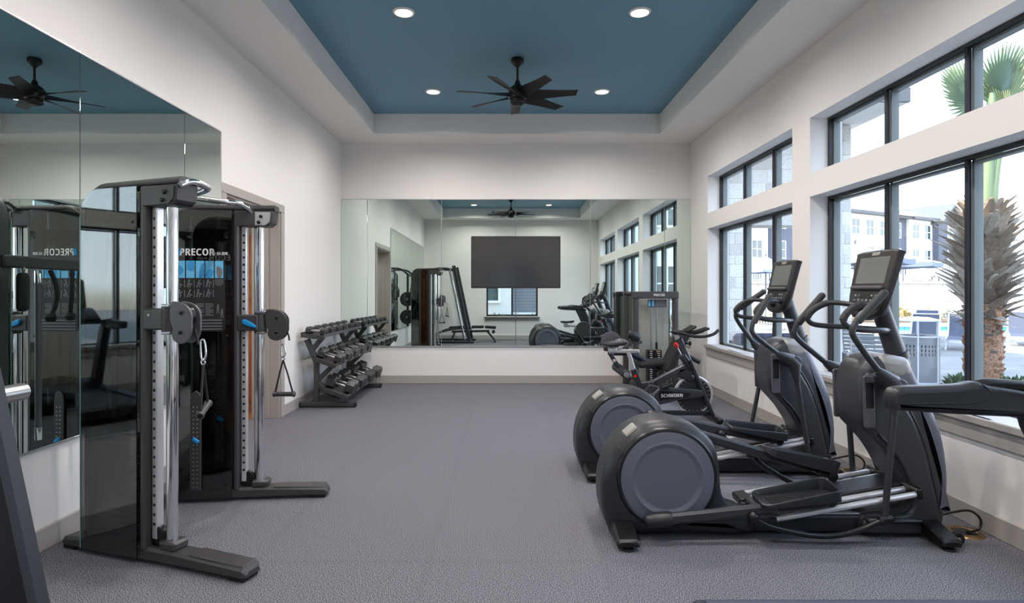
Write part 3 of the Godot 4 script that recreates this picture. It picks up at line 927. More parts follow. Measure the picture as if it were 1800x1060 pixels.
	# the two sides
	for k in 2:
		var s := 1.0 if k == 0 else -1.0
		var a := deg_to_rad(phase + 180.0 * k)
		var z := s * 0.225
		var pin := Vector3(0.917 + 0.235 * cos(a), 0.351 + 0.235 * sin(a), z)
		var rx: float = roller[k]
		var rol := Vector3(rx, 0.147 + (rx - 1.585) * 0.178 + 0.045, z - s * 0.055)
		var d := (Vector3(rol.x, rol.y, z) - pin).normalized()
		var up := Vector3(-d.y, d.x, 0)
		obj("crank_pin", mb().cyl(Vector3(pin.x, pin.y, s * 0.17), Vector3(pin.x, pin.y, s * 0.25), 0.03, 18), M.black, t)
		obj("foot_arm", mb().bar(pin - d * 0.01, Vector3(rol.x, rol.y, z) - d * 0.10, 0.045, 0.062, 0.014), M.shell, t)
		obj("arm_boot", mb().tube([pin - d * 0.055, pin - d * 0.045, pin, pin + d * 0.08, pin + d * 0.10], [0.018, 0.034, 0.043, 0.041, 0.036], 16), M.shell_dark, t)
		# pedal carriage
		var pb := Basis(d, up, Vector3(0, 0, 1))
		var pc := Vector3(rol.x, rol.y, s * 0.20) - d * 0.19 + up * 0.034
		var pm := mb()
		pm.xf = Transform3D(pb, pc)
		tray(pm, 0.44, 0.195, func(u: float, v: float) -> float: return 0.015 + 0.035 * smoothstep(0.45, 1.0, u) + 0.022 * smoothstep(0.0, 1.0, v * s) )
		obj("pedal", pm, M.shell_dark, t)
		var gr := mb()
		gr.xf = Transform3D(pb, pc)
		for i in 7: gr.box(Vector3(-0.02, 0.003, -0.042 + i * 0.014), Vector3(0.28, 0.005, 0.006), 0.001)
		obj("pedal_tread", gr, M.black_rubber, t)
		obj("pedal_bracket", mb().bar(Vector3(rol.x, rol.y, z) - d * 0.32 + up * 0.006, Vector3(rol.x, rol.y, z) - d * 0.03 + up * 0.004, 0.05, 0.05, 0.01), M.black, t)
		obj("roller_fork", mb().bar(Vector3(rol.x, rol.y, s * 0.168) - d * 0.09, Vector3(rol.x, rol.y, s * 0.168) + d * 0.02, 0.10, 0.03, 0.008), M.black, t)
		for zz in [0.12, 0.215]:
			obj("rail_roller", mb().cyl(Vector3(rol.x, rol.y + 0.002, s * (zz - 0.014)), Vector3(rol.x, rol.y + 0.002, s * (zz + 0.014)), 0.030, 18), M.black, t)
		# swing arm
		var sw: float = swing_near if k == 0 else swing_far
		var piv := Vector3(2.175, 0.895, s * 0.25)
		var rot := Basis(Vector3.BACK, deg_to_rad(sw + 5.3))
		var R := func(x: float, y: float, dz := 0.0) -> Vector3: return piv + rot * Vector3(x, y, s * dz)
		obj("pivot_shaft", mb().cyl(Vector3(piv.x, piv.y, s * 0.12), Vector3(piv.x, piv.y, s * 0.29), 0.04, 20, 0.006), M.shell, t)
		obj("pivot_cover", mb().tube([R.call(-0.115, 0.085, 0.01), R.call(-0.09, 0.065, 0.01), R.call(-0.03, 0.02, 0.0), R.call(0.0, -0.03, 0.0), R.call(-0.01, -0.10, 0.0), R.call(-0.014, -0.16, 0.0)], [0.021, 0.03, 0.048, 0.048, 0.03, 0.021], 16), M.shell, t)
		obj("swing_pole", mb().tube([R.call(-0.012, -0.12), R.call(-0.068, -0.745)], 0.0175, 14), M.tubing, t)
		var hp := cat([R.call(-0.10, 0.072, 0.01), R.call(-0.17, 0.155, 0.02), R.call(-0.238, 0.24, 0.035), R.call(-0.268, 0.30, 0.035), R.call(-0.24, 0.362, 0.03), R.call(-0.20, 0.405, 0.02)], 5)
		obj("moving_handle", mb().tube(hp, 0.0175, 14), M.tubing, t)
		obj("handle_grip", mb().tube([R.call(-0.238, 0.355, 0.03), R.call(-0.234, 0.36, 0.03), R.call(-0.15, 0.44, 0.015), R.call(-0.066, 0.518, 0.0), R.call(-0.058, 0.526, 0.0)], [0.019, 0.0235, 0.0235, 0.0225, 0.012], 14), M.grip, t)
		# curved connecting link
		var b0: Vector3 = R.call(-0.068, -0.745)
		var b1 := Vector3(rol.x, rol.y, z) - d * 0.46 + up * -0.03
		b1.z = s * 0.25
		var mid := (b0 + b1) * 0.5
		var sag := 0.10
		var lp := cat([b1, b1.lerp(b0, 0.15) + Vector3(0, -sag * 0.55, 0), mid + Vector3(0, -sag, 0), b0.lerp(b1, 0.22) + Vector3(0, -sag * 0.72, 0), b0], 6)
		obj("link_arm", mb().tube(lp, 0.0165, 12), M.black, t)
		obj("link_joint", mb().ball(b1 + Vector3(0, 0.004, 0), Vector3(0.034, 0.03, 0.034), 14), M.black, t)
		obj("link_joint", mb().bar(b0 + Vector3(-0.035, -0.008, 0), b0 + Vector3(0.05, 0.0, 0), 0.05, 0.05, 0.014), M.black, t)


# ------------------------------------------------------------------ cable machine
func rot_y(deg: float) -> Basis: return Basis(Vector3.UP, deg_to_rad(deg))


func cable_machine() -> void:
	var t := thing("cable_machine", "black two-tower cable machine with tinted panels and chrome columns against the left mirror", "gym machine", Vector3(-2.45, 0, -3.68))
	var a0 := Vector3(0, 0, 0.32)
	var a1 := Vector3(0.01, 0, -0.345)
	tower(t, a0, -19.0, -1.0, 0.0, 1.27)
	tower(t, a1, 6.6, 1.0, -0.02, 1.21)
	# crossbar at the back with hooks and the pull-up bar in front
	obj("crossbar", mb().bar(Vector3(0.16, 1.585, 0.42), Vector3(0.18, 1.585, -0.40), 0.05, 0.07, 0.008, Vector3(1, 0, 0)), M.gun, t)
	obj("base_crossbar", mb().bar(Vector3(0.2, 0.07, 0.33), Vector3(0.2, 0.07, -0.33), 0.08, 0.06, 0.008, Vector3(1, 0, 0)), M.gun, t)
	var pu := [Vector3(0.80, 1.955, 0.66), Vector3(0.825, 1.985, 0.60), Vector3(0.85, 1.975, 0.50), Vector3(0.83, 1.965, 0.46), Vector3(0.675, 1.958, 0.32), Vector3(0.645, 1.958, 0.27), Vector3(0.635, 1.963, 0.21), Vector3(0.62, 1.985, -0.03), Vector3(0.625, 1.995, -0.16), Vector3(0.655, 2.0, -0.23), Vector3(0.69, 1.995, -0.29), Vector3(0.715, 1.965, -0.36), Vector3(0.74, 1.90, -0.44)]
	var pp := cat(pu, 5)
	obj("pull_up_bar", mb().tube(pp, 0.0165, 14), M.chrome, t)
	for q in [[7, 12], [33, 43], [46, 51]]:
		obj("knurled_grip", mb().tube(pp.slice(q[0], q[1]), 0.0178, 14), M.steel, t)
	# handles that hang from the carriages
	handle(Vector3(-1.535, 1.175, -3.015), 0.10, -0.175, 0.0, true, "single handle on a black strap hanging from the near cable column", -10.0)
	handle(Vector3(-1.548, 1.05, -4.128), 0.08, -0.14, 0.0, false, "single handle on a black strap hanging from the far cable column", 0.0)
	# accessories hung on the crossbar, seen in the side mirror
	for k in 2:
		var z := [-3.56, -3.74][k] as float
		var rp := thing("triceps_rope", ["black braided triceps rope end on the rear crossbar, nearer the near tower", "black braided triceps rope end on the rear crossbar, nearer the far tower"][k], "rope attachment", Vector3(-2.335, 1.545, z), 0, "rope attachments")
		var pts := []
		for i in 15: pts.append(Vector3(-0.02 * sin(i * 0.24), -0.02 * i, 0.03 * sin(i * 0.2) * (1 if k else -1)))
		var rr := []
		for i in 15: rr.append(0.0155 if i % 2 else 0.0125)
		obj("rope", mb().tube(pts, rr, 10), M.black_rubber, rp)
		obj("rope_stop", mb().lathe([Vector2(0.0, -0.03), Vector2(0.024, -0.026), Vector2(0.033, 0.0), Vector2(0.026, 0.018), Vector2(0.0, 0.024)], 16, Transform3D(Basis(), pts[14])), M.black_rubber, rp)
	var sb := thing("straight_bar", "long dark bar with chrome ends hung upright on the rear crossbar", "bar attachment", Vector3(-2.335, 1.54, -3.47))
	obj("bar", mb().cyl(Vector3(0, -0.07, 0), Vector3(0, -0.92, 0), 0.0165, 14), M.gun_light, sb)
	for y in [0.0, -0.985]:
		obj("end_cap", mb().cyl(Vector3(0, y - 0.0, 0), Vector3(0, y + (-0.075 if y == 0.0 else 0.075), 0), 0.0185, 14), M.chrome, sb)
	var ab := thing("ankle_strap", "black padded strap hung on the rear crossbar by the near tower", "strap", Vector3(-2.335, 1.545, -3.36))
	obj("pad", mb().ext(rrect(0.075, 0.22, 0.03), 0.05, 0.02, 3, Transform3D(rot_y(70), Vector3(0, -0.13, 0))), M.black_rubber, ab)
	obj("loop", mb().tube(cat([Vector3(0, -0.03, 0.0), Vector3(0.012, 0.0, 0), Vector3(0, 0.012, 0), Vector3(-0.012, 0.0, 0), Vector3(0, -0.03, 0.0)], 4), 0.004, 8), M.chrome, ab)


func handle(at: Vector3, cl: float, sl: float, dz: float, end_on: bool, label: String, turn: float) -> void:
	var h := thing("cable_stirrup", label, "cable handle", at, deg_to_rad(turn), "cable handles")
	# carabiner
	var q := [Vector3(-0.012, -0.01, 0), Vector3(0.0, 0.002, 0), Vector3(0.012, -0.012, 0), Vector3(0.02, -cl * 0.7, 0), Vector3(0.012, -cl, 0), Vector3(0.0, -cl - 0.004, 0), Vector3(-0.008, -cl * 0.85, 0), Vector3(-0.012, -0.01, 0)]
	obj("carabiner", mb().tube(cat(q, 4), 0.0048, 8), M.chrome, h)
	var y0 := -cl
	obj("ring", mb().tube(cat([Vector3(0.004, y0, 0), Vector3(0.016, y0 - 0.014, 0), Vector3(0.004, y0 - 0.028, 0), Vector3(-0.008, y0 - 0.014, 0), Vector3(0.004, y0, 0)], 4), 0.004, 8), M.chrome, h)
	var y1 := y0 - 0.028
	var a := Vector3(0.0, 0, 0.062) if end_on else Vector3(0.068, 0, 0)
	if end_on: a = Vector3(0.034, -0.014, 0.075)
	var gc := Vector3(0.01, -0.342 if not end_on else -0.352, 0)
	for s in [-1, 1]:
		var e: Vector3 = gc + a * s * 0.92
		obj("strap", mb().tube([Vector3(0.004, y1, 0), Vector3(0.004, y1, 0).lerp(e, 0.35) + a * s * 0.05, e + Vector3(0, 0.0, 0)], [0.006, 0.006, 0.007], 8), M.black_rubber, h)
	var u: Vector3 = a.normalized()
	obj("grip", mb().tube([gc - a * 1.12, gc - a * 1.05, gc - a * 1.0, gc - a * 0.9, gc + a * 0.9, gc + a * 1.0, gc + a * 1.05, gc + a * 1.12], [0.016, 0.021, 0.021, 0.0165, 0.0165, 0.021, 0.021, 0.016], 16), M.gun, h)
	obj("grip_bore", mb().cyl(gc + a * 1.115, gc + a * 1.125, 0.011, 14, 0.001), M.black, h)


func tower(t: Node3D, at: Vector3, yaw: float, inner: float, s0: float, foot: float) -> void:
	# local x runs from the wall into the room; z+ is the side that faces the camera; inner = sign of the side with the placard
	var X := Transform3D(rot_y(yaw), at)
	var m := func() -> MB:
		var b := MB.new()
		b.xf = X
		return b
	var hw := 0.072
	# base foot
	var ft: MB = m.call()
	var fr := []
	for q in [[0.0, 0.02, 0.035], [0.012, 0.055, 0.06], [0.12, 0.06, 0.075], [0.62, 0.055, 0.085], [0.80, 0.055, 0.085], [foot - 0.02, 0.062, 0.072], [foot, 0.045, 0.05]]:
		var w: float = q[1]
		var y: float = q[2]
		var b: float = 0.025
		fr.append(PackedVector3Array([Vector3(q[0], b, w), Vector3(q[0], b, -w), Vector3(q[0], y - 0.015, -w), Vector3(q[0], y, -w + 0.015), Vector3(q[0], y, w - 0.015), Vector3(q[0], y - 0.015, w)]))
	ft.loft(fr, true, true, 30.0)
	obj("base_foot", ft, M.gun, t)
	var cv: MB = m.call()
	obj("foot_cover", cv.box(Vector3(foot - 0.19, 0.078, 0), Vector3(0.34, 0.012, 0.10), 0.005, Basis(Vector3.BACK, -0.03)), M.gun, t)
	for x in [0.06, foot - 0.06]:
		var p: MB = m.call()
		obj("foot_pad", p.box(Vector3(x, 0.0125, 0), Vector3(0.09, 0.025, 0.11), 0.006), M.black_rubber, t)
		var bc: MB = m.call()
		obj("bolt_cap", bc.cyl(Vector3(x + 0.02, 0.06, 0), Vector3(x + 0.02, 0.075 if x > 0.1 else 0.07, 0), 0.012, 12), M.black, t)
	# panels: outline rounded at the top towards the wall
	var x0 := 0.18
	var x1 := 0.585
	var pl := PackedVector2Array([Vector2(x1, 0.03), Vector2(x1, 1.965)])
	for i in 9:
		var a := PI / 2 + PI / 2 * i / 8.0
		pl.append(Vector2(x0 + 0.13 + cos(a) * 0.13, 1.835 + sin(a) * 0.13))
	pl.append(Vector2(x0, 0.03))
	for s in [1.0, -1.0]:
		var pn: MB = m.call()
		obj("tinted_panel", pn.ext(pl, 0.006, 0.0, 1, Transform3D(Basis(), Vector3(0, 0, s * hw))), M.acrylic, t)
		var ed: MB = m.call()
		obj("panel_edge", ed.box(Vector3(x0 - 0.003, 0.93, s * hw), Vector3(0.005, 1.80, 0.009), 0.001), M.acrylic_edge, t)
		for q in [[0.555, 1.78], [0.555, 1.12], [0.555, 0.12], [0.21, 0.12]]:
			var sc: MB = m.call()
			obj("panel_screw", sc.cyl(Vector3(q[0], q[1], s * (hw + 0.002)), Vector3(q[0], q[1], s * (hw + 0.007)), 0.009, 12), M.black, t)
	# frame tube: up the back, over the top
	var fp := [Vector3(0.20, 0.06, 0), Vector3(0.20, 1.80, 0)]
	for i in 7:
		var a := PI - PI / 2 * i / 6.0
		fp.append(Vector3(0.34 + cos(a) * 0.14, 1.84 + sin(a) * 0.14, 0))
	fp.append(Vector3(0.86, 1.985, 0))
	var fb: MB = m.call()
	var rings := []
	for i in fp.size():
		var d: Vector3 = (fp[mini(i + 1, fp.size() - 1)] - fp[maxi(i - 1, 0)]).normalized()
		var n := Vector3(-d.y, d.x, 0)
		var ring := PackedVector3Array()
		for q in rrect(0.04, 0.125, 0.018, 4): ring.append(fp[i] + n * q.x + Vector3(0, 0, q.y))
		rings.append(ring)
	obj("frame_tube", fb.loft(rings, true, true, 40.0), M.gun, t)
	var up: MB = m.call()
	up.box(Vector3(0.607, 1.02, 0), Vector3(0.036, 1.90, 0.125), 0.01)
	obj("front_upright", up, M.gun, t)
	var sl: MB = m.call()
	obj("upright_slot", sl.box(Vector3(0.588, 1.02, 0), Vector3(0.012, 1.86, 0.11), 0.003), M.black, t)
	# column bracket at the top
	var br: MB = m.call()
	obj("top_bracket", br.ext(pv([0.60, 1.965, 0.60, 1.86, 0.815, 1.86, 0.845, 1.885, 0.855, 1.965]), 0.13, 0.008, 2), M.gun, t)
	var bb: MB = m.call()
	obj("bracket_plate", bb.ext(pv([0.735, 1.955, 0.735, 1.865, 0.80, 1.865, 0.83, 1.89, 0.835, 1.955]), 0.008, 0.001, 1, Transform3D(Basis(), Vector3(0, 0, 0.069))), M.alu if inner > 0.0 else M.gun, t)
	for q in [[0.775, 1.925], [0.76, 1.885]]:
		var bo: MB = m.call()
		obj("bracket_bolt", bo.cyl(Vector3(q[0], q[1], 0.07), Vector3(q[0], q[1], 0.083), 0.012, 12), M.black, t)
	# perforated rail, chrome column
	var rl: MB = m.call()
	rl.box(Vector3(0.648, 0.99, 0), Vector3(0.034, 1.74, 0.045), 0.004)
	obj("adjustment_rail", rl, M.rail, t)
	for i in 33:
		var ho: MB = m.call()
		obj("rail_hole", ho.cyl(Vector3(0.648, 0.20 + i * 0.05, 0.0222), Vector3(0.648, 0.20 + i * 0.05, 0.0235), 0.0085, 12, 0.0008), M.black, t)
	var co: MB = m.call()
	obj("chrome_column", co.cyl(Vector3(0.747, 0.06, 0), Vector3(0.747, 1.87, 0), 0.029, 24), M.chrome, t)
	var cf: MB = m.call()
	obj("column_socket", cf.box(Vector3(0.757, 0.105, 0), Vector3(0.11, 0.05, 0.10), 0.012), M.gun, t)
	var pw: MB = m.call()
	obj("floor_pulley", pw.lathe([Vector2(0, -0.02), Vector2(0.045, -0.02), Vector2(0.052, -0.016), Vector2(0.042, 0.0), Vector2(0.052, 0.016), Vector2(0.045, 0.02), Vector2(0, 0.02)], 24, Transform3D(Basis(Vector3.RIGHT, PI / 2), Vector3(0.665, 0.135, 0.0))), M.black, t)
	# carriage
	var cy := 1.275 if inner < 0.0 else 1.205
	var ca: MB = m.call()
	obj("carriage", ca.box(Vector3(0.685, cy, 0.03), Vector3(0.135, 0.11, 0.075), 0.008), M.gun, t)
	var ck: MB = m.call()
	obj("carriage_knuckle", ck.cyl(Vector3(0.757, cy - 0.075, 0.02), Vector3(0.757, cy + 0.075, 0.02), 0.042, 20, 0.006), M.gun, t)
	for k in [-1, 1]:
		var cj: MB = m.call()
		obj("knuckle_cap", cj.box(Vector3(0.767, cy + k * 0.07, 0.05), Vector3(0.06, 0.016, 0.03), 0.004), M.steel, t)
	if inner > 0.0:
		var lv: MB = m.call()
		obj("blue_lever", lv.ext(smooth_poly([0.655, cy + 0.02, 0.68, cy + 0.022, 0.735, cy - 0.012, 0.745, cy - 0.03, 0.725, cy - 0.03, 0.665, cy - 0.01], 3), 0.02, 0.006, 2, Transform3D(Basis(), Vector3(0, 0, 0.078))), M.cyan, t)
	else:
		var lb: MB = m.call()
		obj("lever_bolt", lb.cyl(Vector3(0.665, cy + 0.02, 0.066), Vector3(0.665, cy + 0.02, 0.074), 0.009, 12), M.steel, t)
	# pulley plate: a teardrop
	var pd := smooth_poly([0.0, 0.085, 0.055, 0.088, 0.105, 0.07, 0.135, 0.03, 0.137, -0.02, 0.135, -0.06, 0.115, -0.10, 0.075, -0.122, 0.03, -0.112, 0.008, -0.082, 0.012, -0.05, 0.004, -0.03, -0.004, 0.0], 4)
	for s in [1.0, -1.0]:
		var pp: MB = m.call()
		obj("pulley_plate", pp.ext(pd, 0.012, 0.004, 2, Transform3D(Basis(), Vector3(0.805, cy, 0.03 + s * 0.028))), M.gun_light if inner < 0.0 else M.gun, t)
		if s > 0.0:
			for q in [[0.072, 0.035], [0.068, -0.065]]:
				var pb2: MB = m.call()
				obj("plate_bolt", pb2.cyl(Vector3(0.805 + q[0], cy + q[1], 0.064), Vector3(0.805 + q[0], cy + q[1], 0.074), 0.010, 12), M.black, t)
	var pu: MB = m.call()
	obj("pulley", pu.lathe([Vector2(0, -0.018), Vector2(0.05, -0.018), Vector2(0.042, 0.0), Vector2(0.05, 0.018), Vector2(0, 0.018)], 24, Transform3D(Basis(Vector3.RIGHT, PI / 2), Vector3(0.87, cy + 0.02, 0.03))), M.black, t)
	var cb: MB = m.call()
	obj("cable", cb.tube(cat([Vector3(0.93, cy - 0.05, 0.03), Vector3(0.945, cy - 0.09, 0.03), Vector3(0.95, cy - 0.125, 0.03)], 4), 0.006, 8), M.black, t)
	var c2: MB = m.call()
	obj("cable", c2.cyl(Vector3(0.715, 0.15, 0), Vector3(0.715, 1.86, 0), 0.003, 8, 0.0), M.black, t)
	# weight stack inside
	for x in [0.29, 0.47]:
		var gd: MB = m.call()
		obj("guide_rod", gd.cyl(Vector3(x, 0.08, 0), Vector3(x, 1.93, 0), 0.012, 12), M.steel, t)
	for i in 15:
		var wp: MB = m.call()
		obj("weight_plate", wp.box(Vector3(0.38, 0.115 + i * 0.037, 0), Vector3(0.27, 0.034, 0.11), 0.006), M.black, t)
	var hd: MB = m.call()
	obj("stack_head", hd.box(Vector3(0.38, 0.69, 0), Vector3(0.20, 0.07, 0.09), 0.03), M.black, t)
	for s in [inner]:
		var sp: MB = m.call()
		obj("selector_plate", sp.ext(pv([0.325, 0.09, 0.395, 0.09, 0.395, 0.70, 0.385, 0.74, 0.36, 0.755, 0.335, 0.74, 0.325, 0.70]), 0.012, 0.003, 1, Transform3D(Basis(), Vector3(0, 0, s * (hw + 0.012)))), M.gun, t)
		var dots: MB = m.call()
		for i in 20:
			for x in [0.348, 0.372]:
				dots.cyl(Vector3(x, 0.115 + i * 0.028, s * (hw + 0.0175)), Vector3(x, 0.115 + i * 0.028, s * (hw + 0.0205)), 0.0048, 8, 0.0005)
		var dn := obj("selector_studs", dots, M.steel, t)
		dn.set_meta("kind", "stuff")
		var pin: MB = m.call()
		obj("selector_pin", pin.bar(Vector3(0.345, 0.44, s * (hw + 0.024)), Vector3(0.385, 0.41, s * (hw + 0.024)), 0.016, 0.026, 0.006), M.cyan, t)
	var tp: MB = m.call()
	obj("top_pulley_box", tp.box(Vector3(0.40, 1.80, 0), Vector3(0.30, 0.08, 0.10), 0.02), M.black, t)
	var tc: MB = m.call()
	obj("stack_cable", tc.cyl(Vector3(0.36, 0.72, 0.0), Vector3(0.36, 1.78, 0.0), 0.005, 8, 0.0), M.black, t)
	# placard and lettering on the inner face
	var z := inner * (hw + 0.005)
	var face := X * Transform3D(rot_y(0.0 if inner > 0.0 else 180.0), Vector3(0, 0, z))
	# placard coordinates: u to the right as read, v up, from the panel's middle
	var um := 0.385 * inner
	var pc := func(u: float, v: float, w: float) -> Transform3D: return face * Transform3D(Basis(), Vector3(um + u, v, w))
	var pk := MB.new()
	pk.xf = pc.call(0.0, 1.385, 0.0)
	var card := obj("placard", pk.ext(rrect(0.315, 0.47, 0.015), 0.003, 0.0005, 1), M.sticker, t)
	for i in 5:
		var q := MB.new()
		q.xf = pc.call(-0.122 + i * 0.061, 1.565, 0.0022)
		obj("photo_tile", q.box(Vector3.ZERO, Vector3(0.053, 0.115, 0.001), 0), M.sticker_blue, card)
		var q2 := MB.new()
		q2.xf = pc.call(-0.122 + i * 0.061, 1.565, 0.003)
		var sh: Array = [[-0.027, -0.05, 0.02, -0.01, -0.01, 0.03, -0.027, 0.02], [-0.02, 0.0, 0.02, -0.01, 0.027, 0.05, -0.015, 0.052], [-0.005, -0.055, 0.027, -0.04, 0.027, 0.035, 0.005, 0.03], [-0.027, -0.045, 0.01, -0.055, 0.027, -0.01, -0.005, 0.0], [-0.01, -0.05, 0.015, -0.05, 0.02, 0.0, -0.015, 0.02]][i]
		obj("photo_shape", q2.ext(smooth_poly(sh, 3), 0.0006, 0.0), M.sticker_blue2 if i < 4 else M.ink_grey, card)
	for r in 2:
		for i in 4:
			var f := MB.new()
			f.xf = pc.call(-0.122 + i * 0.061, 1.47 - r * 0.066, 0.0022)
			var k := i + r * 4
			f.bar(Vector3(-0.02, -0.024, 0), Vector3(-0.012 + 0.004 * (k % 3), 0.018, 0), 0.001, 0.008, 0)
			f.bar(Vector3(-0.016, 0.004 * (k % 4), 0), Vector3(0.012, -0.012 + 0.006 * (k % 5), 0), 0.001, 0.007, 0)
			f.bar(Vector3(-0.004, -0.026, 0), Vector3(0.0, 0.0, 0), 0.001, 0.006, 0)
			f.cyl(Vector3(-0.010 + 0.004 * (k % 3), 0.022, -0.0005), Vector3(-0.010 + 0.004 * (k % 3), 0.022, 0.0005), 0.006, 10, 0)
			f.bar(Vector3(0.024, -0.026, 0), Vector3(0.024, 0.024, 0), 0.001, 0.004, 0)
			obj("exercise_figure", f, M.ink_grey, card)
	for i in 4:
		for k in 9:
			var f := MB.new()
			f.xf = pc.call(-0.122 + i * 0.061, 1.335 - k * 0.0095, 0.0022)
			var w := 0.05 if k % 4 != 3 else 0.032
			obj("print_line", f.box(Vector3(-(0.052 - w) / 2, 0, 0), Vector3(w, 0.0045, 0.001), 0), M.ink_grey, card)
	for k in 5:
		var f := MB.new()
		f.xf = pc.call(0.122, 1.495 - k * 0.009, 0.0022)
		obj("print_line", f.box(Vector3.ZERO, Vector3(0.054 if k < 4 else 0.03, 0.004, 0.001), 0), M.ink_grey, card)
	for k in 4:
		var f := MB.new()
		f.xf = pc.call(0.0, 1.225 - k * 0.02, 0.0022)
		obj("print_line", f.box(Vector3.ZERO, Vector3(0.28, 0.008, 0.001), 0), M.ink_grey, card)
	for q in [[0.115, 1.30], [0.14, 1.27]]:
		var f := MB.new()
		f.xf = pc.call(q[0], q[1], 0.0022)
		f.cyl(Vector3(0, 0.026, -0.0005), Vector3(0, 0.026, 0.0005), 0.006, 10, 0)
		f.box(Vector3(0, 0.006, 0), Vector3(0.014, 0.026, 0.001), 0)
		f.bar(Vector3(-0.004, -0.006, 0), Vector3(-0.008, -0.03, 0), 0.001, 0.005, 0).bar(Vector3(0.004, -0.006, 0), Vector3(0.008, -0.03, 0), 0.001, 0.005, 0)
		obj("body_figure", f, M.ink_grey, card)
	var tl := text_mesh("PRECOR", 0.046, 0.002, true, true)
	var o := obj("lettering", tl, M.ink_white, t)
	o.transform = pc.call(-0.02, 1.68, 0.001) * Transform3D(Basis.from_scale(Vector3(0.92, 1, 1)), Vector3.ZERO)
	var tg := obj("lettering", text_mesh("FTS GLIDE", 0.018, 0.002, true), M.ink_white, t)
	tg.transform = pc.call(0.118, 1.672, 0.001)
	for k in 2:
		var lg := MB.new()
		lg.xf = pc.call(-0.142 + k * 0.013, 1.68, 0.001)
		obj("logo_stripe", lg.ext(pv([-0.010, -0.022, 0.000, -0.022, 0.011, 0.024, 0.001, 0.024]), 0.002, 0.0), M.cyan, t)


# ------------------------------------------------------------------ dumbbells
func dumbbell_proto(r: float, hl: float, gl: float) -> Array:
	# meshes: head polygon of six sides with chamfered ends, knurled handle, weight numeral plate
	var head := PackedVector2Array()
	for i in 6: head.append(Vector2(cos(TAU * (i + 0.5) / 6), sin(TAU * (i + 0.5) / 6)) * r)
	var hm := mb().ext(head, hl, r * 0.2, 2, Transform3D(Basis(Vector3.UP, PI / 2), Vector3.ZERO), 25.0).mesh()
	var p := [Vector3(-gl / 2, 0, 0), Vector3(-gl / 2 * 0.92, 0, 0), Vector3(-gl / 4, 0, 0), Vector3(0, 0, 0), Vector3(gl / 4, 0, 0), Vector3(gl / 2 * 0.92, 0, 0), Vector3(gl / 2, 0, 0)]
	var gm := mb().tube(p, [0.012, 0.0125, 0.0145, 0.016, 0.0145, 0.0125, 0.012], 12).mesh()
	var cm := mb().cyl(Vector3(0, 0, 0), Vector3(0.004, 0, 0), r * 0.52, 18, 0.001).mesh()
	return [hm, gm, cm]


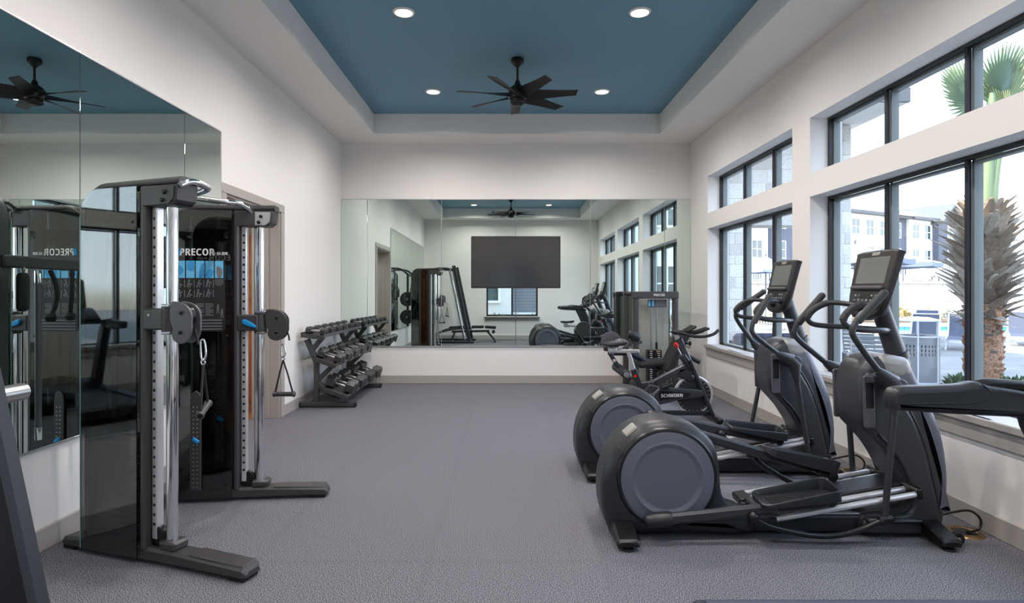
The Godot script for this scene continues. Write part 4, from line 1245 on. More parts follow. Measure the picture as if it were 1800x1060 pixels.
func dumbbells() -> void:
	var k := thing("dumbbell_rack", "dark grey three-tier dumbbell rack against the left wall by the end mirror", "dumbbell rack", Vector3(-2.2, 0, -8.1))
	var o := Vector3(2.2, 0, 8.1)
	for f in 2:
		var z: float = [-7.3, -8.78][f]
		var ft := mb(o)
		ft.ext(rrect(0.68, 0.05, 0.012, 2), 0.07, 0.006, 1, Transform3D(Basis(), Vector3(-2.185, 0.038, z)))
		obj("foot", ft, M.gun, k)
		obj("foot_cap", mb(o).box(Vector3(-1.85, 0.036, z), Vector3(0.03, 0.056, 0.076), 0.008), M.black_rubber, k)
		obj("foot_cap", mb(o).box(Vector3(-2.515, 0.036, z), Vector3(0.03, 0.056, 0.076), 0.008), M.black_rubber, k)
		var u := mb(o)
		u.bar(Vector3(-2.32, 0.05, z), Vector3(-2.32, 0.60, z), 0.06, 0.06, 0.006)
		u.bar(Vector3(-2.325, 0.56, z), Vector3(-2.44, 0.83, z), 0.06, 0.06, 0.006)
		obj("upright", u, M.gun, k)
		obj("top_brace", mb(o).bar(Vector3(-2.375, 0.70, z), Vector3(-2.24, 0.865, z), 0.055, 0.055, 0.005), M.gun, k)
		obj("middle_brace", mb(o).bar(Vector3(-2.31, 0.33, z), Vector3(-2.10, 0.53, z), 0.055, 0.055, 0.005), M.gun, k)
		obj("lower_brace", mb(o).bar(Vector3(-2.31, 0.30, z), Vector3(-2.06, 0.06, z), 0.055, 0.055, 0.005), M.gun, k)
		obj("lower_arm", mb(o).bar(Vector3(-2.12, 0.08, z), Vector3(-1.99, 0.165, z), 0.05, 0.05, 0.005), M.gun, k)
	# shelves: back edge, front edge (x, y), dumbbell radius, head length, handle length, number of pairs
	var sh := [
		[Vector2(-2.48, 0.90), Vector2(-2.205, 0.868), 0.044, 0.062, 0.115, 6, "top", "small"],
		[Vector2(-2.315, 0.61), Vector2(-2.055, 0.522), 0.062, 0.088, 0.125, 5, "middle", "mid-size"],
		[Vector2(-2.215, 0.245), Vector2(-1.915, 0.147), 0.080, 0.112, 0.125, 4, "bottom", "large"]]
	var zn := -7.2
	var zf := -9.06
	var words := ["first", "second", "third", "fourth", "fifth", "sixth", "seventh", "eighth", "ninth", "tenth", "eleventh", "twelfth"]
	for s in sh:
		var b: Vector2 = s[0]
		var f: Vector2 = s[1]
		var d := (f - b).normalized()
		var n := Vector2(-d.y, d.x)
		var zc := (zn + zf) / 2
		var L := zn - zf
		var sm := mb(o)
		sm.bar(Vector3(b.x, b.y, zc), Vector3(f.x, f.y, zc), L, 0.012, 0.003)
		obj("shelf", sm, M.gun, k)
		obj("shelf_lip", mb(o).bar(Vector3(f.x - n.x * 0.01, f.y - n.y * 0.01, zc), Vector3(f.x + n.x * 0.028, f.y + n.y * 0.028, zc), L, 0.012, 0.003, Vector3(0, 0, 1)), M.gun_light, k)
		obj("shelf_lip", mb(o).bar(Vector3(b.x - n.x * 0.01, b.y - n.y * 0.01, zc), Vector3(b.x + n.x * 0.02, b.y + n.y * 0.02, zc), L, 0.010, 0.003), M.gun, k)
		for z in [zn + 0.004, zf - 0.004]:
			obj("shelf_end", mb(o).bar(Vector3(b.x, b.y - 0.012, z), Vector3(f.x, f.y - 0.012, z), 0.008, 0.05, 0.003), M.gun, k)
		var r: float = s[2]
		var hl: float = s[3]
		var gl: float = s[4]
		var pr := dumbbell_proto(r, hl, gl)
		var np: int = s[5]
		var ang := atan2(d.y, d.x)
		var mid := (b + f) * 0.5 + n * (r * 0.866 + 0.007) + d * 0.003
		var proto: Node3D = null
		for i in np * 2:
			var pitch := L / np
			var z := zn - pitch * (int(i / 2) + 0.5) + (0.5 if i % 2 == 0 else -0.5) * (2 * r + 0.004)
			var lab := "%s black hex dumbbell, %s from the camera end of the rack's %s shelf" % [s[7], words[i], s[6]]
			var at := Vector3(mid.x, mid.y, z)
			if proto == null:
				proto = thing("dumbbell", lab, "dumbbell", at, 0, "hex dumbbells on the %s shelf" % s[6])
				proto.rotation.z = ang
				for e in [-1.0, 1.0]:
					var h := obj("head", pr[0], M.db, proto)
					h.position.x = e * (gl + hl) / 2
					var c := obj("end_cap", pr[2], M.gun, h)
					c.position.x = e * hl / 2 - (0.002)
				obj("handle", pr[1], M.steel, proto)
			else:
				dup(proto, at, lab)


# ------------------------------------------------------------------ spin bike
func spin_bike() -> void:
	var Z := -6.6
	var t := thing("spin_bike", "black indoor cycling bike facing the window wall between ellipticals and weight tower", "exercise bike", Vector3(1.75, 0, Z))
	var o := Vector3(-1.75, 0, 0)
	var m := func() -> MB: return mb(o)
	# flywheel
	var T := Transform3D(Basis(Vector3.RIGHT, PI / 2), Vector3(2.06, 0.275, 0.0))
	obj("flywheel", m.call().lathe([Vector2(0, -0.012), Vector2(0.185, -0.012), Vector2(0.19, -0.008), Vector2(0.19, 0.008), Vector2(0.185, 0.012), Vector2(0.0, 0.012)], 48, T), M.shell_dark, t)
	obj("flywheel_rim", m.call().lathe([Vector2(0.19, -0.016), Vector2(0.208, -0.017), Vector2(0.214, -0.012), Vector2(0.214, 0.012), Vector2(0.208, 0.017), Vector2(0.19, 0.016)], 56, T), M.rail, t)
	for i in 24:
		var a := TAU * i / 24
		obj("rim_slot", m.call().bar(Vector3(2.06 + cos(a) * 0.165, 0.275 + sin(a) * 0.165, 0.0125), Vector3(2.06 + cos(a) * 0.182, 0.275 + sin(a) * 0.182, 0.0125), 0.003, 0.008, 0.0), M.steel, t)
	obj("flywheel_hub", m.call().cyl(Vector3(2.06, 0.275, -0.06), Vector3(2.06, 0.275, 0.06), 0.035, 20), M.black, t)
	# feet
	for q in [[1.42, 0.36], [2.27, 0.30]]:
		obj("stabilizer", m.call().box(Vector3(q[0], 0.04, 0), Vector3(0.07, 0.05, q[1] * 2 - 0.06), 0.012), M.black, t)
		for s in [-1, 1]:
			obj("foot_pad", m.call().cyl(Vector3(q[0], 0.0, s * (q[1] - 0.07)), Vector3(q[0], 0.022, s * (q[1] - 0.07)), 0.025, 14), M.black_rubber, t)
	# frame
	obj("bottom_beam", m.call().bar(Vector3(1.42, 0.075, 0), Vector3(2.27, 0.075, 0), 0.06, 0.05, 0.008), M.shell_dark, t)
	for s in [-1, 1]:
		obj("fork_leg", m.call().tube([Vector3(2.01, 0.66, s * 0.05), Vector3(2.10, 0.44, s * 0.055), Vector3(2.26, 0.06, s * 0.06)], [0.026, 0.024, 0.022], 12), M.shell_dark, t)
	obj("fork_head", m.call().bar(Vector3(1.93, 0.72, 0), Vector3(2.05, 0.55, 0), 0.10, 0.07, 0.014), M.shell_dark, t)
	obj("head_tube", m.call().bar(Vector3(2.025, 0.60, 0), Vector3(1.895, 0.90, 0), 0.06, 0.075, 0.012), M.shell, t)
	obj("handlebar_post", m.call().bar(Vector3(1.91, 0.84, 0), Vector3(1.855, 0.975, 0), 0.04, 0.05, 0.008), M.alu, t)
	obj("main_tube", m.call().bar(Vector3(2.0, 0.60, 0), Vector3(1.62, 0.40, 0), 0.06, 0.075, 0.014), M.shell, t)
	obj("main_tube", m.call().bar(Vector3(1.66, 0.405, 0), Vector3(1.48, 0.385, 0), 0.06, 0.06, 0.012), M.shell, t)
	obj("seat_tube", m.call().bar(Vector3(1.545, 0.15, 0), Vector3(1.40, 0.56, 0), 0.055, 0.07, 0.01), M.shell_dark, t)
	obj("seat_post", m.call().bar(Vector3(1.42, 0.50, 0), Vector3(1.345, 0.745, 0), 0.03, 0.042, 0.006), M.alu, t)
	obj("saddle_slider", m.call().box(Vector3(1.30, 0.755, 0), Vector3(0.33, 0.042, 0.03), 0.008), M.alu, t)
	obj("slider_clamp", m.call().box(Vector3(1.17, 0.765, 0), Vector3(0.10, 0.07, 0.05), 0.018), M.alu, t)
	obj("seat_knob", m.call().lathe([Vector2(0, 0.0), Vector2(0.012, 0.0), Vector2(0.012, 0.03), Vector2(0.026, 0.04), Vector2(0.026, 0.06), Vector2(0, 0.064)], 16, Transform3D(Basis(Vector3.BACK, PI / 2), Vector3(1.40, 0.455, 0))), M.black, t)
	obj("post_label", m.call().box(Vector3(1.415, 0.485, 0.030), Vector3(0.03, 0.03, 0.002), 0.0, Basis(Vector3.BACK, deg_to_rad(18))), M.red, t)
	# saddle: broad rear, narrow nose
	var rings := []
	for i in 9:
		var u := i / 8.0
		var x := lerpf(1.06, 1.33, u)
		var w := lerpf(0.085, 0.022, smoothstep(0.1, 0.75, u)) * (0.6 if i == 0 else (0.7 if i == 8 else 1.0))
		var ring := PackedVector3Array()
		for j in 14:
			var a := TAU * j / 14
			ring.append(Vector3(x, 0.83 + 0.022 * sin(a) * (1.0 if i > 0 and i < 8 else 0.6) + 0.012 * (u - 0.4) * (u - 0.4) * 4.0, w * cos(a)))
		rings.append(ring)
	obj("saddle", m.call().loft(rings, true, true, 60.0), M.black_rubber, t)
	for s in [-1, 1]:
		obj("saddle_rail", m.call().tube(cat([Vector3(1.10, 0.82, s * 0.03), Vector3(1.15, 0.79, s * 0.025), Vector3(1.24, 0.79, s * 0.02), Vector3(1.30, 0.815, s * 0.01)], 4), 0.004, 8), M.steel, t)
	# chain guard and cranks
	var cg := smooth_poly([1.52, 0.36, 1.56, 0.40, 1.66, 0.385, 1.80, 0.365, 2.10, 0.345, 2.145, 0.315, 2.13, 0.265, 1.90, 0.235, 1.72, 0.19, 1.58, 0.165, 1.50, 0.22, 1.48, 0.29], 3)
	obj("chain_guard", m.call().ext(cg, 0.05, 0.014, 2, Transform3D(Basis(), Vector3(0, 0, 0.07))), M.shell, t)
	obj("guard_plate", m.call().ext(pv([1.66, 0.335, 1.985, 0.318, 2.0, 0.30, 1.99, 0.27, 1.66, 0.225]), 0.006, 0.002, 1, Transform3D(Basis(), Vector3(0, 0, 0.096))), M.black, t)
	var lt := obj("lettering", text_mesh("SCHWINN", 0.036, 0.003, true, true), M.ink_white, t)
	lt.position = Vector3(1.80 - 1.75, 0.283, 0.10)
	lt.rotation.z = 0.02
	obj("flywheel_guard", m.call().ext(pv([1.90, 0.56, 2.02, 0.58, 2.06, 0.44, 2.02, 0.42, 1.95, 0.45, 1.88, 0.47]), 0.06, 0.008, 1), M.shell_dark, t)
	for s in [1.0, -1.0]:
		obj("crank", m.call().bar(Vector3(1.58, 0.28, s * 0.105), Vector3(1.58 + s * 0.12, 0.28 + s * 0.10, s * 0.105), 0.02, 0.03, 0.006), M.gun_light, t)
		var pc := Vector3(1.58 + s * 0.12, 0.28 + s * 0.10, s * 0.165)
		obj("pedal", m.call().box(pc, Vector3(0.09, 0.024, 0.085), 0.006), M.black, t)
		obj("toe_cage", m.call().tube(cat([pc + Vector3(-0.02, 0.012, -0.04), pc + Vector3(0.06, 0.045, -0.035), pc + Vector3(0.085, 0.05, 0), pc + Vector3(0.06, 0.045, 0.035), pc + Vector3(-0.02, 0.012, 0.04)], 4), 0.006, 8), M.black, t)
	obj("crank_hub", m.call().cyl(Vector3(1.58, 0.28, -0.11), Vector3(1.58, 0.28, 0.12), 0.03, 18), M.gun_light, t)
	# handlebars
	for s in [1.0, -1.0]:
		obj("handlebar", m.call().tube(cat([Vector3(1.86, 0.965, s * 0.03), Vector3(1.92, 0.96, s * 0.14), Vector3(2.0, 0.935, s * 0.205), Vector3(2.12, 0.935, s * 0.215), Vector3(2.22, 0.96, s * 0.20), Vector3(2.275, 1.0, s * 0.18)], 5), 0.0165, 12), M.black_rubber, t)
		obj("arm_pad", m.call().box(Vector3(2.02, 1.005, s * 0.06), Vector3(0.13, 0.03, 0.05), 0.012, Basis(Vector3.BACK, 0.5)), M.black_rubber, t)
		obj("aero_grip", m.call().tube([Vector3(1.95, 0.965, s * 0.05), Vector3(2.10, 0.97, s * 0.05), Vector3(2.22, 1.01, s * 0.05)], 0.015, 10), M.black, t)
	obj("bar_stem", m.call().box(Vector3(1.90, 0.965, 0), Vector3(0.14, 0.045, 0.11), 0.014), M.black, t)
	obj("cross_bar", m.call().cyl(Vector3(2.0, 0.945, -0.2), Vector3(2.0, 0.945, 0.2), 0.014, 12), M.black, t)
	obj("resistance_knob", m.call().lathe([Vector2(0, 0), Vector2(0.018, 0.0), Vector2(0.024, 0.02), Vector2(0.024, 0.045), Vector2(0.014, 0.06), Vector2(0, 0.062)], 16, Transform3D(Basis(Vector3.BACK, 0.45), Vector3(1.875, 0.80, 0.045))), M.red, t)
	obj("knob_stem", m.call().cyl(Vector3(1.915, 0.72, 0.045), Vector3(1.875, 0.80, 0.045), 0.008, 10), M.steel, t)
	obj("height_knob", m.call().lathe([Vector2(0, 0), Vector2(0.009, 0.0), Vector2(0.009, 0.05), Vector2(0.024, 0.056), Vector2(0.024, 0.075), Vector2(0, 0.08)], 14, Transform3D(Basis(Vector3.BACK, -PI / 2), Vector3(1.96, 0.84, 0))), M.black, t)


# ------------------------------------------------------------------ leg machine
func leg_machine() -> void:
	var t := thing("leg_machine", "dark selectorized leg extension machine with frosted weight tower in the far right corner", "gym machine", Vector3(2.09, 0, -8.55))
	var o := Vector3(-2.09, 0, 8.55)
	var m := func() -> MB: return mb(o)
	# tower arch
	var x0 := 1.775
	var x1 := 2.41
	for q in [[-8.42, x0 + 0.045], [-8.42, x1 - 0.035]]:
		obj("tower_post", m.call().box(Vector3(q[1], 0.69, q[0]), Vector3(0.075, 1.38, 0.10), 0.02), M.gun, t)
	obj("tower_post", m.call().box(Vector3(x0 - 0.01, 0.69, -8.86), Vector3(0.075, 1.38, 0.10), 0.02), M.gun, t)
	obj("tower_post", m.call().box(Vector3(x1 - 0.035, 0.69, -8.86), Vector3(0.075, 1.38, 0.10), 0.02), M.gun, t)
	obj("tower_head", m.call().ext(rrect(x1 - x0 + 0.01, 0.10, 0.02), 0.12, 0.01, 2, Transform3D(Basis(), Vector3((x0 + x1) / 2, 1.365, -8.42))), M.gun, t)
	obj("tower_head", m.call().box(Vector3((x0 + x1) / 2 - 0.025, 1.385, -8.86), Vector3(x1 - x0 + 0.05, 0.06, 0.10), 0.015), M.gun, t)
	for x in [x0 + 0.01, x1 - 0.035]:
		obj("tower_top_rail", m.call().box(Vector3(x, 1.395, -8.64), Vector3(0.07, 0.04, 0.40), 0.01), M.gun, t)
	obj("tower_base", m.call().box(Vector3((x0 + x1) / 2, 0.05, -8.64), Vector3(x1 - x0, 0.10, 0.52), 0.015), M.black, t)
	var lt := obj("lettering", text_mesh("PRECOR", 0.03, 0.003, true, true), M.ink_white, t)
	lt.position = Vector3(2.135, 1.365, -8.357) + o
	obj("frosted_shroud", m.call().box(Vector3(2.10, 0.72, -8.72), Vector3(0.53, 1.24, 0.006), 0.001), M.frosted, t)
	obj("placard", m.call().box(Vector3(2.13, 1.245, -8.452), Vector3(0.27, 0.11, 0.004), 0.001), M.gun_light, t)
	for k in 2:
		obj("placard_photo", m.call().box(Vector3(2.02 + k * 0.05, 1.245, -8.449), Vector3(0.045, 0.105, 0.002), 0.0), M.navy, t)
		obj("placard_figure", m.call().ext(smooth_poly([-0.012, -0.045, 0.0, -0.04, 0.012, -0.045, 0.014, 0.0, 0.010, 0.045, -0.010, 0.045, -0.014, 0.0], 3), 0.001, 0.0, 1, Transform3D(Basis(), Vector3(2.02 + k * 0.05, 1.245, -8.4475))), M.sticker_blue, t)
	for k in 4:
		obj("placard_line", m.call().box(Vector3(2.18, 1.275 - k * 0.02, -8.4485), Vector3(0.12, 0.008, 0.001), 0.0), M.ink_grey, t)
	for i in 16:
		obj("weight_plate", m.call().box(Vector3(2.12, 0.125 + i * 0.029, -8.60), Vector3(0.20, 0.026, 0.14), 0.005), M.black, t)
	var dots: MB = m.call()
	for i in 16:
		for s in [-1, 1]: dots.box(Vector3(2.12 + s * 0.055, 0.125 + i * 0.029, -8.528), Vector3(0.035, 0.008, 0.002), 0.0)
	obj("plate_numbers", dots, M.ink_white, t).set_meta("kind", "stuff")
	for s in [-1, 1]:
		obj("guide_rod", m.call().cyl(Vector3(2.12 + s * 0.04, 0.1, -8.60), Vector3(2.12 + s * 0.04, 1.33, -8.60), 0.009, 10), M.steel, t)
	obj("selector_stem", m.call().box(Vector3(2.14, 0.64, -8.53), Vector3(0.03, 0.10, 0.04), 0.008), M.black, t)
	obj("selector_pin", m.call().ball(Vector3(2.14, 0.55, -8.50), Vector3(0.012, 0.03, 0.012), 10), M.brass, t)
	# seat unit in front of the tower, towards the room
	var sz := -7.75
	obj("floor_beam", m.call().box(Vector3(1.95, 0.06, -8.1), Vector3(0.09, 0.07, 0.80), 0.015), M.gun, t)
	obj("floor_beam", m.call().box(Vector3(1.98, 0.06, sz), Vector3(0.75, 0.07, 0.09), 0.015), M.gun, t)
	obj("seat_column", m.call().bar(Vector3(2.0, 0.09, sz), Vector3(2.0, 0.44, sz), 0.08, 0.08, 0.014), M.gun, t)
	obj("navy_strut", m.call().tube([Vector3(1.62, 0.60, sz - 0.02), Vector3(1.70, 0.565, sz), Vector3(1.93, 0.43, sz), Vector3(2.02, 0.38, sz)], 0.038, 16), M.navy, t)
	obj("navy_rail", m.call().tube([Vector3(1.36, 0.605, sz - 0.12), Vector3(1.65, 0.605, sz - 0.12)], 0.035, 14), M.navy, t)
	obj("seat_pad", m.call().ext(rrect(0.46, 0.07, 0.03, 5), 0.42, 0.025, 3, Transform3D(Basis(Vector3.BACK, 0.06), Vector3(1.90, 0.49, sz))), M.black_rubber, t)
	obj("back_pad", m.call().ext(rrect(0.10, 0.56, 0.045, 5), 0.36, 0.03, 3, Transform3D(Basis(Vector3.BACK, deg_to_rad(-26)), Vector3(2.12, 0.66, sz + 0.2))), M.black_rubber, t)
	obj("back_post", m.call().bar(Vector3(2.05, 0.4, sz), Vector3(2.28, 0.85, sz + 0.05), 0.06, 0.06, 0.012), M.gun, t)
	obj("side_grip", m.call().tube([Vector3(2.30, 0.60, sz + 0.12), Vector3(2.46, 0.51, sz + 0.14)], 0.028, 14), M.black_rubber, t)
	obj("grip_bracket", m.call().tube([Vector3(2.15, 0.62, sz + 0.08), Vector3(2.32, 0.59, sz + 0.12)], 0.014, 10), M.brass, t)
	obj("lever_housing", m.call().ball(Vector3(1.44, 0.75, sz + 0.2), Vector3(0.10, 0.075, 0.06), 18), M.gun_light, t)
	obj("lever_cap", m.call().cyl(Vector3(1.43, 0.715, sz + 0.24), Vector3(1.43, 0.715, sz + 0.275), 0.025, 18), M.alu, t)
	obj("lever_beam", m.call().bar(Vector3(1.44, 0.76, sz + 0.12), Vector3(1.74, 0.77, sz + 0.08), 0.05, 0.045, 0.01), M.gun_light, t)
	obj("upper_roller", m.call().tube([Vector3(1.55, 0.88, sz + 0.14), Vector3(1.57, 0.875, sz + 0.14), Vector3(1.67, 0.825, sz + 0.14), Vector3(1.69, 0.815, sz + 0.14)], [0.045, 0.06, 0.06, 0.045], 18), M.shell_dark, t)
	obj("cam_disc", m.call().lathe([Vector2(0, -0.01), Vector2(0.13, -0.01), Vector2(0.135, 0.0), Vector2(0.13, 0.01), Vector2(0, 0.01)], 36, Transform3D(Basis(Vector3.RIGHT, PI / 2) , Vector3(1.36, 0.76, sz - 0.02))), M.gun_light, t)
	obj("lever_arm", m.call().bar(Vector3(1.285, 0.66, sz + 0.25), Vector3(1.42, 0.44, sz + 0.25), 0.03, 0.055, 0.01), M.shell_dark, t)
	obj("arm_pivot", m.call().cyl(Vector3(1.35, 0.545, sz + 0.262), Vector3(1.35, 0.545, sz + 0.275), 0.02, 16), M.alu, t)
	obj("lower_roller", m.call().tube([Vector3(1.40, 0.455, sz + 0.10), Vector3(1.40, 0.455, sz + 0.12), Vector3(1.475, 0.395, sz + 0.36), Vector3(1.478, 0.392, sz + 0.375)], [0.045, 0.058, 0.058, 0.048], 18), M.shell_dark, t)
	obj("roller_cap", m.call().tube([Vector3(1.476, 0.394, sz + 0.365), Vector3(1.479, 0.391, sz + 0.385)], 0.036, 18), M.alu, t)
	obj("upper_roller", m.call().tube([Vector3(1.22, 0.705, sz + 0.2), Vector3(1.24, 0.71, sz + 0.2), Vector3(1.36, 0.74, sz + 0.2)], [0.04, 0.055, 0.06], 18), M.gun, t)


# ------------------------------------------------------------------ treadmill
func treadmill() -> void:
	var t := thing("treadmill", "dark treadmill at the camera side of the ellipticals, handrail reaching into view", "treadmill", Vector3(1.9, 0, -1.9))
	var o := Vector3(-1.9, 0, 0)
	var m := func() -> MB: return mb(o)
	obj("belt", m.call().box(Vector3(1.55, 0.175, 0), Vector3(1.62, 0.02, 0.64), 0.006), M.black_rubber, t)
	for s in [1.0, -1.0]:
		obj("side_rail", m.call().ext(rrect(1.80, 0.18, 0.03), 0.12, 0.015, 2, Transform3D(Basis(), Vector3(1.62, 0.125, s * 0.385))), M.navy, t)
		obj("foot_strip", m.call().box(Vector3(1.62, 0.217, s * 0.385), Vector3(1.70, 0.008, 0.07), 0.003), M.sling, t)
		for x in [0.85, 2.4]:
			obj("foot_pad", m.call().cyl(Vector3(x, 0, s * 0.34), Vector3(x, 0.05, s * 0.34), 0.03, 14), M.black_rubber, t)
		# handrail: thick moulded arm with a tube on top
		var arm := smooth_poly([1.435, 1.02, 1.445, 1.05, 1.485, 1.062, 1.60, 1.066, 1.70, 1.07, 1.755, 1.08, 1.80, 1.07, 1.95, 1.045, 2.12, 1.0, 2.15, 0.95, 2.10, 0.93, 1.95, 0.945, 1.75, 0.955, 1.47, 0.972, 1.44, 0.985], 3)
		obj("handrail", m.call().ext(arm, 0.075, 0.024, 4, Transform3D(Basis(), Vector3(0, 0, s * 0.355)), 50.0), M.shell_dark, t)
		obj("handrail_seam", m.call().tube(cat(V3([1.46, 1.0, 1.60, 1.002, 1.75, 1.005, 1.80, 1.04, 1.765, 1.075], s * 0.355 + 0.036), 4), 0.003, 6), M.black, t)
		obj("grip_tube", m.call().tube(cat([Vector3(1.77, 1.055, s * 0.355), Vector3(1.81, 1.068, s * 0.355), Vector3(1.95, 1.058, s * 0.355), Vector3(2.16, 1.035, s * 0.34)], 5), 0.023, 14), M.black, t)
		obj("rail_joint", m.call().cyl(Vector3(2.03, 0.985, s * 0.31), Vector3(2.03, 0.985, s * 0.40), 0.045, 20), M.black, t)
		obj("upright", m.call().ext(smooth_poly([1.93, 0.97, 2.08, 1.0, 2.20, 0.80, 2.42, 0.30, 2.50, 0.06, 2.30, 0.06, 2.20, 0.30, 2.05, 0.70], 3), 0.09, 0.03, 3, Transform3D(Basis(), Vector3(0, 0, s * 0.345))), M.shell_dark, t)
	obj("motor_hood", m.call().ext(smooth_poly([2.32, 0.03, 2.30, 0.20, 2.36, 0.28, 2.50, 0.30, 2.66, 0.22, 2.70, 0.06, 2.66, 0.03], 3), 0.74, 0.03, 3), M.shell, t)
	obj("rear_roller_cap", m.call().box(Vector3(0.745, 0.12, 0), Vector3(0.06, 0.12, 0.78), 0.02), M.black, t)
	obj("cross_bar", m.call().cyl(Vector3(2.17, 1.03, -0.35), Vector3(2.17, 1.03, 0.35), 0.025, 14), M.black, t)
	obj("console_tray", m.call().ext(smooth_poly([2.06, 1.10, 2.05, 1.05, 2.16, 1.02, 2.34, 1.12, 2.36, 1.20, 2.28, 1.20], 3), 0.62, 0.03, 3), M.shell_dark, t)
	var con := Node3D.new()
	con.name = "console"
	t.add_child(con, true)
	con.position = Vector3(2.36 - 1.9, 1.38, 0)
	con.basis = Basis(Vector3.UP, -PI / 2) * Basis(Vector3.RIGHT, deg_to_rad(-16.0))
	obj("console_body", mb().ext(rrect(0.46, 0.40, 0.05, 5), 0.05, 0.014, 3), M.bezel, con)
	obj("display_screen", mb().ext(rrect(0.34, 0.20, 0.006), 0.006, 0.002, 1, Transform3D(Basis(), Vector3(0, 0.06, 0.025))), M.screen, con)
	obj("key_strip", mb().ext(rrect(0.34, 0.07, 0.01), 0.006, 0.002, 1, Transform3D(Basis(), Vector3(0, -0.11, 0.025))), M.gun_light, con)


# ------------------------------------------------------------------ smith rack, bench
func smith_rack() -> void:
	var t := thing("smith_machine", "dark inclined smith machine rack beside the long mirror at the camera end", "gym machine", Vector3(-1.7, 0, -0.9))
	var o := Vector3(1.7, 0, 0.9)
	var m := func() -> MB: return mb(o)
	for z in [-1.45, -0.38]:
		obj("inclined_upright", m.call().bar(Vector3(-1.045, 0.05, z), Vector3(-1.50, 2.20, z), 0.06, 0.10, 0.012), M.shell_dark, t)
		obj("guide_rod", m.call().cyl(Vector3(-1.17, 0.10, z - 0.02), Vector3(-1.60, 2.12, z - 0.02), 0.016, 12), M.chrome, t)
		obj("hook_rail", m.call().bar(Vector3(-1.215, 0.14, z), Vector3(-1.63, 2.08, z), 0.05, 0.02, 0.003), M.gun, t)
		for i in 12:
			var p := Vector3(-1.235, 0.25, z).lerp(Vector3(-1.60, 1.95, z), i / 11.0)
			obj("hook_pin", m.call().cyl(p + Vector3(0.03, 0.006, 0), p + Vector3(-0.02, -0.004, 0), 0.009, 10), M.alu, t)
		obj("foot", m.call().box(Vector3(-1.62, 0.035, z), Vector3(1.40, 0.06, 0.08), 0.012), M.shell_dark, t)
		obj("rear_post", m.call().bar(Vector3(-2.26, 0.05, z), Vector3(-2.26, 1.98, z), 0.06, 0.06, 0.01), M.shell_dark, t)
		obj("top_arm", m.call().tube(cat([Vector3(-1.47, 2.08, z), Vector3(-1.75, 2.12, z), Vector3(-2.05, 2.10, z), Vector3(-2.26, 1.95, z)], 5), 0.028, 12), M.shell_dark, t)
		obj("lower_arm", m.call().tube(cat([Vector3(-1.16, 0.42, z), Vector3(-1.5, 0.40, z), Vector3(-1.9, 0.30, z), Vector3(-2.24, 0.10, z)], 5), 0.026, 12), M.shell_dark, t)
		for y in [0.75, 1.25]:
			obj("plate_horn", m.call().cyl(Vector3(-2.26, y, z), Vector3(-2.26, y, z + (0.22 if z > -1.0 else -0.22)), 0.022, 12), M.chrome, t)
	obj("top_crossbar", m.call().bar(Vector3(-2.26, 1.93, -1.45), Vector3(-2.26, 1.93, -0.38), 0.06, 0.06, 0.01, Vector3(1, 0, 0)), M.shell_dark, t)
	obj("low_crossbar", m.call().bar(Vector3(-2.26, 0.12, -1.45), Vector3(-2.26, 0.12, -0.38), 0.06, 0.06, 0.01, Vector3(1, 0, 0)), M.shell_dark, t)
	obj("smith_bar", m.call().cyl(Vector3(-1.40, 1.13, -1.72), Vector3(-1.40, 1.13, -0.03), 0.015, 14), M.chrome, t)
	for z in [-1.63, -0.16]:
		obj("bar_sleeve", m.call().cyl(Vector3(-1.40, 1.13, z - 0.10), Vector3(-1.40, 1.13, z + 0.10), 0.025, 16), M.steel, t)
	var n := 0
	for z in [-1.56, -0.27]:
		for y in [0.75, 1.25]:
			var p := thing("weight_plate", "black round weight plate on the smith rack's %s storage peg on the %s side" % ["upper" if y > 1.0 else "lower", "mirror" if z < -1.0 else "rear wall"], "weight plate", Vector3(-2.26, y, z), 0, "stored weight plates")
			obj("plate_body", mb().lathe([Vector2(0.027, -0.018), Vector2(0.05, -0.02), Vector2(0.06, -0.012), Vector2(0.16, -0.012), Vector2(0.17, -0.02), Vector2(0.2, -0.018), Vector2(0.205, 0.0), Vector2(0.2, 0.018), Vector2(0.17, 0.02), Vector2(0.16, 0.012), Vector2(0.06, 0.012), Vector2(0.05, 0.02), Vector2(0.027, 0.018), Vector2(0.027, -0.018)], 36, Transform3D(Basis(Vector3.RIGHT, PI / 2), Vector3.ZERO)), M.black_rubber, p)
			obj("hub_ring", mb().lathe([Vector2(0.025, -0.021), Vector2(0.034, -0.021), Vector2(0.034, 0.021), Vector2(0.025, 0.021)], 24, Transform3D(Basis(Vector3.RIGHT, PI / 2), Vector3.ZERO)), M.steel, p)
			n += 1
	var b := thing("weight_bench", "low black padded adjustable bench standing in the smith rack", "weight bench", Vector3(-1.0, 0, -0.92))
	obj("back_pad", mb().ext(rrect(0.62, 0.07, 0.025), 0.28, 0.02, 2, Transform3D(Basis(Vector3.BACK, 0.04), Vector3(-0.36, 0.43, 0))), M.black_rubber, b)
	obj("middle_pad", mb().ext(rrect(0.36, 0.07, 0.025), 0.28, 0.02, 2, Transform3D(Basis(), Vector3(0.16, 0.44, 0))), M.black_rubber, b)
	obj("seat_pad", mb().ext(rrect(0.32, 0.07, 0.025), 0.28, 0.02, 2, Transform3D(Basis(Vector3.BACK, -0.06), Vector3(0.53, 0.43, 0))), M.black_rubber, b)
	obj("spine", mb().bar(Vector3(-0.6, 0.30, 0), Vector3(0.5, 0.32, 0), 0.05, 0.06, 0.01), M.shell_dark, b)
	obj("rear_leg", mb().bar(Vector3(-0.5, 0.32, 0), Vector3(-0.6, 0.05, 0), 0.05, 0.05, 0.01), M.shell_dark, b)
	obj("front_leg", mb().bar(Vector3(0.42, 0.33, 0), Vector3(0.66, 0.05, 0), 0.05, 0.05, 0.01), M.shell_dark, b)
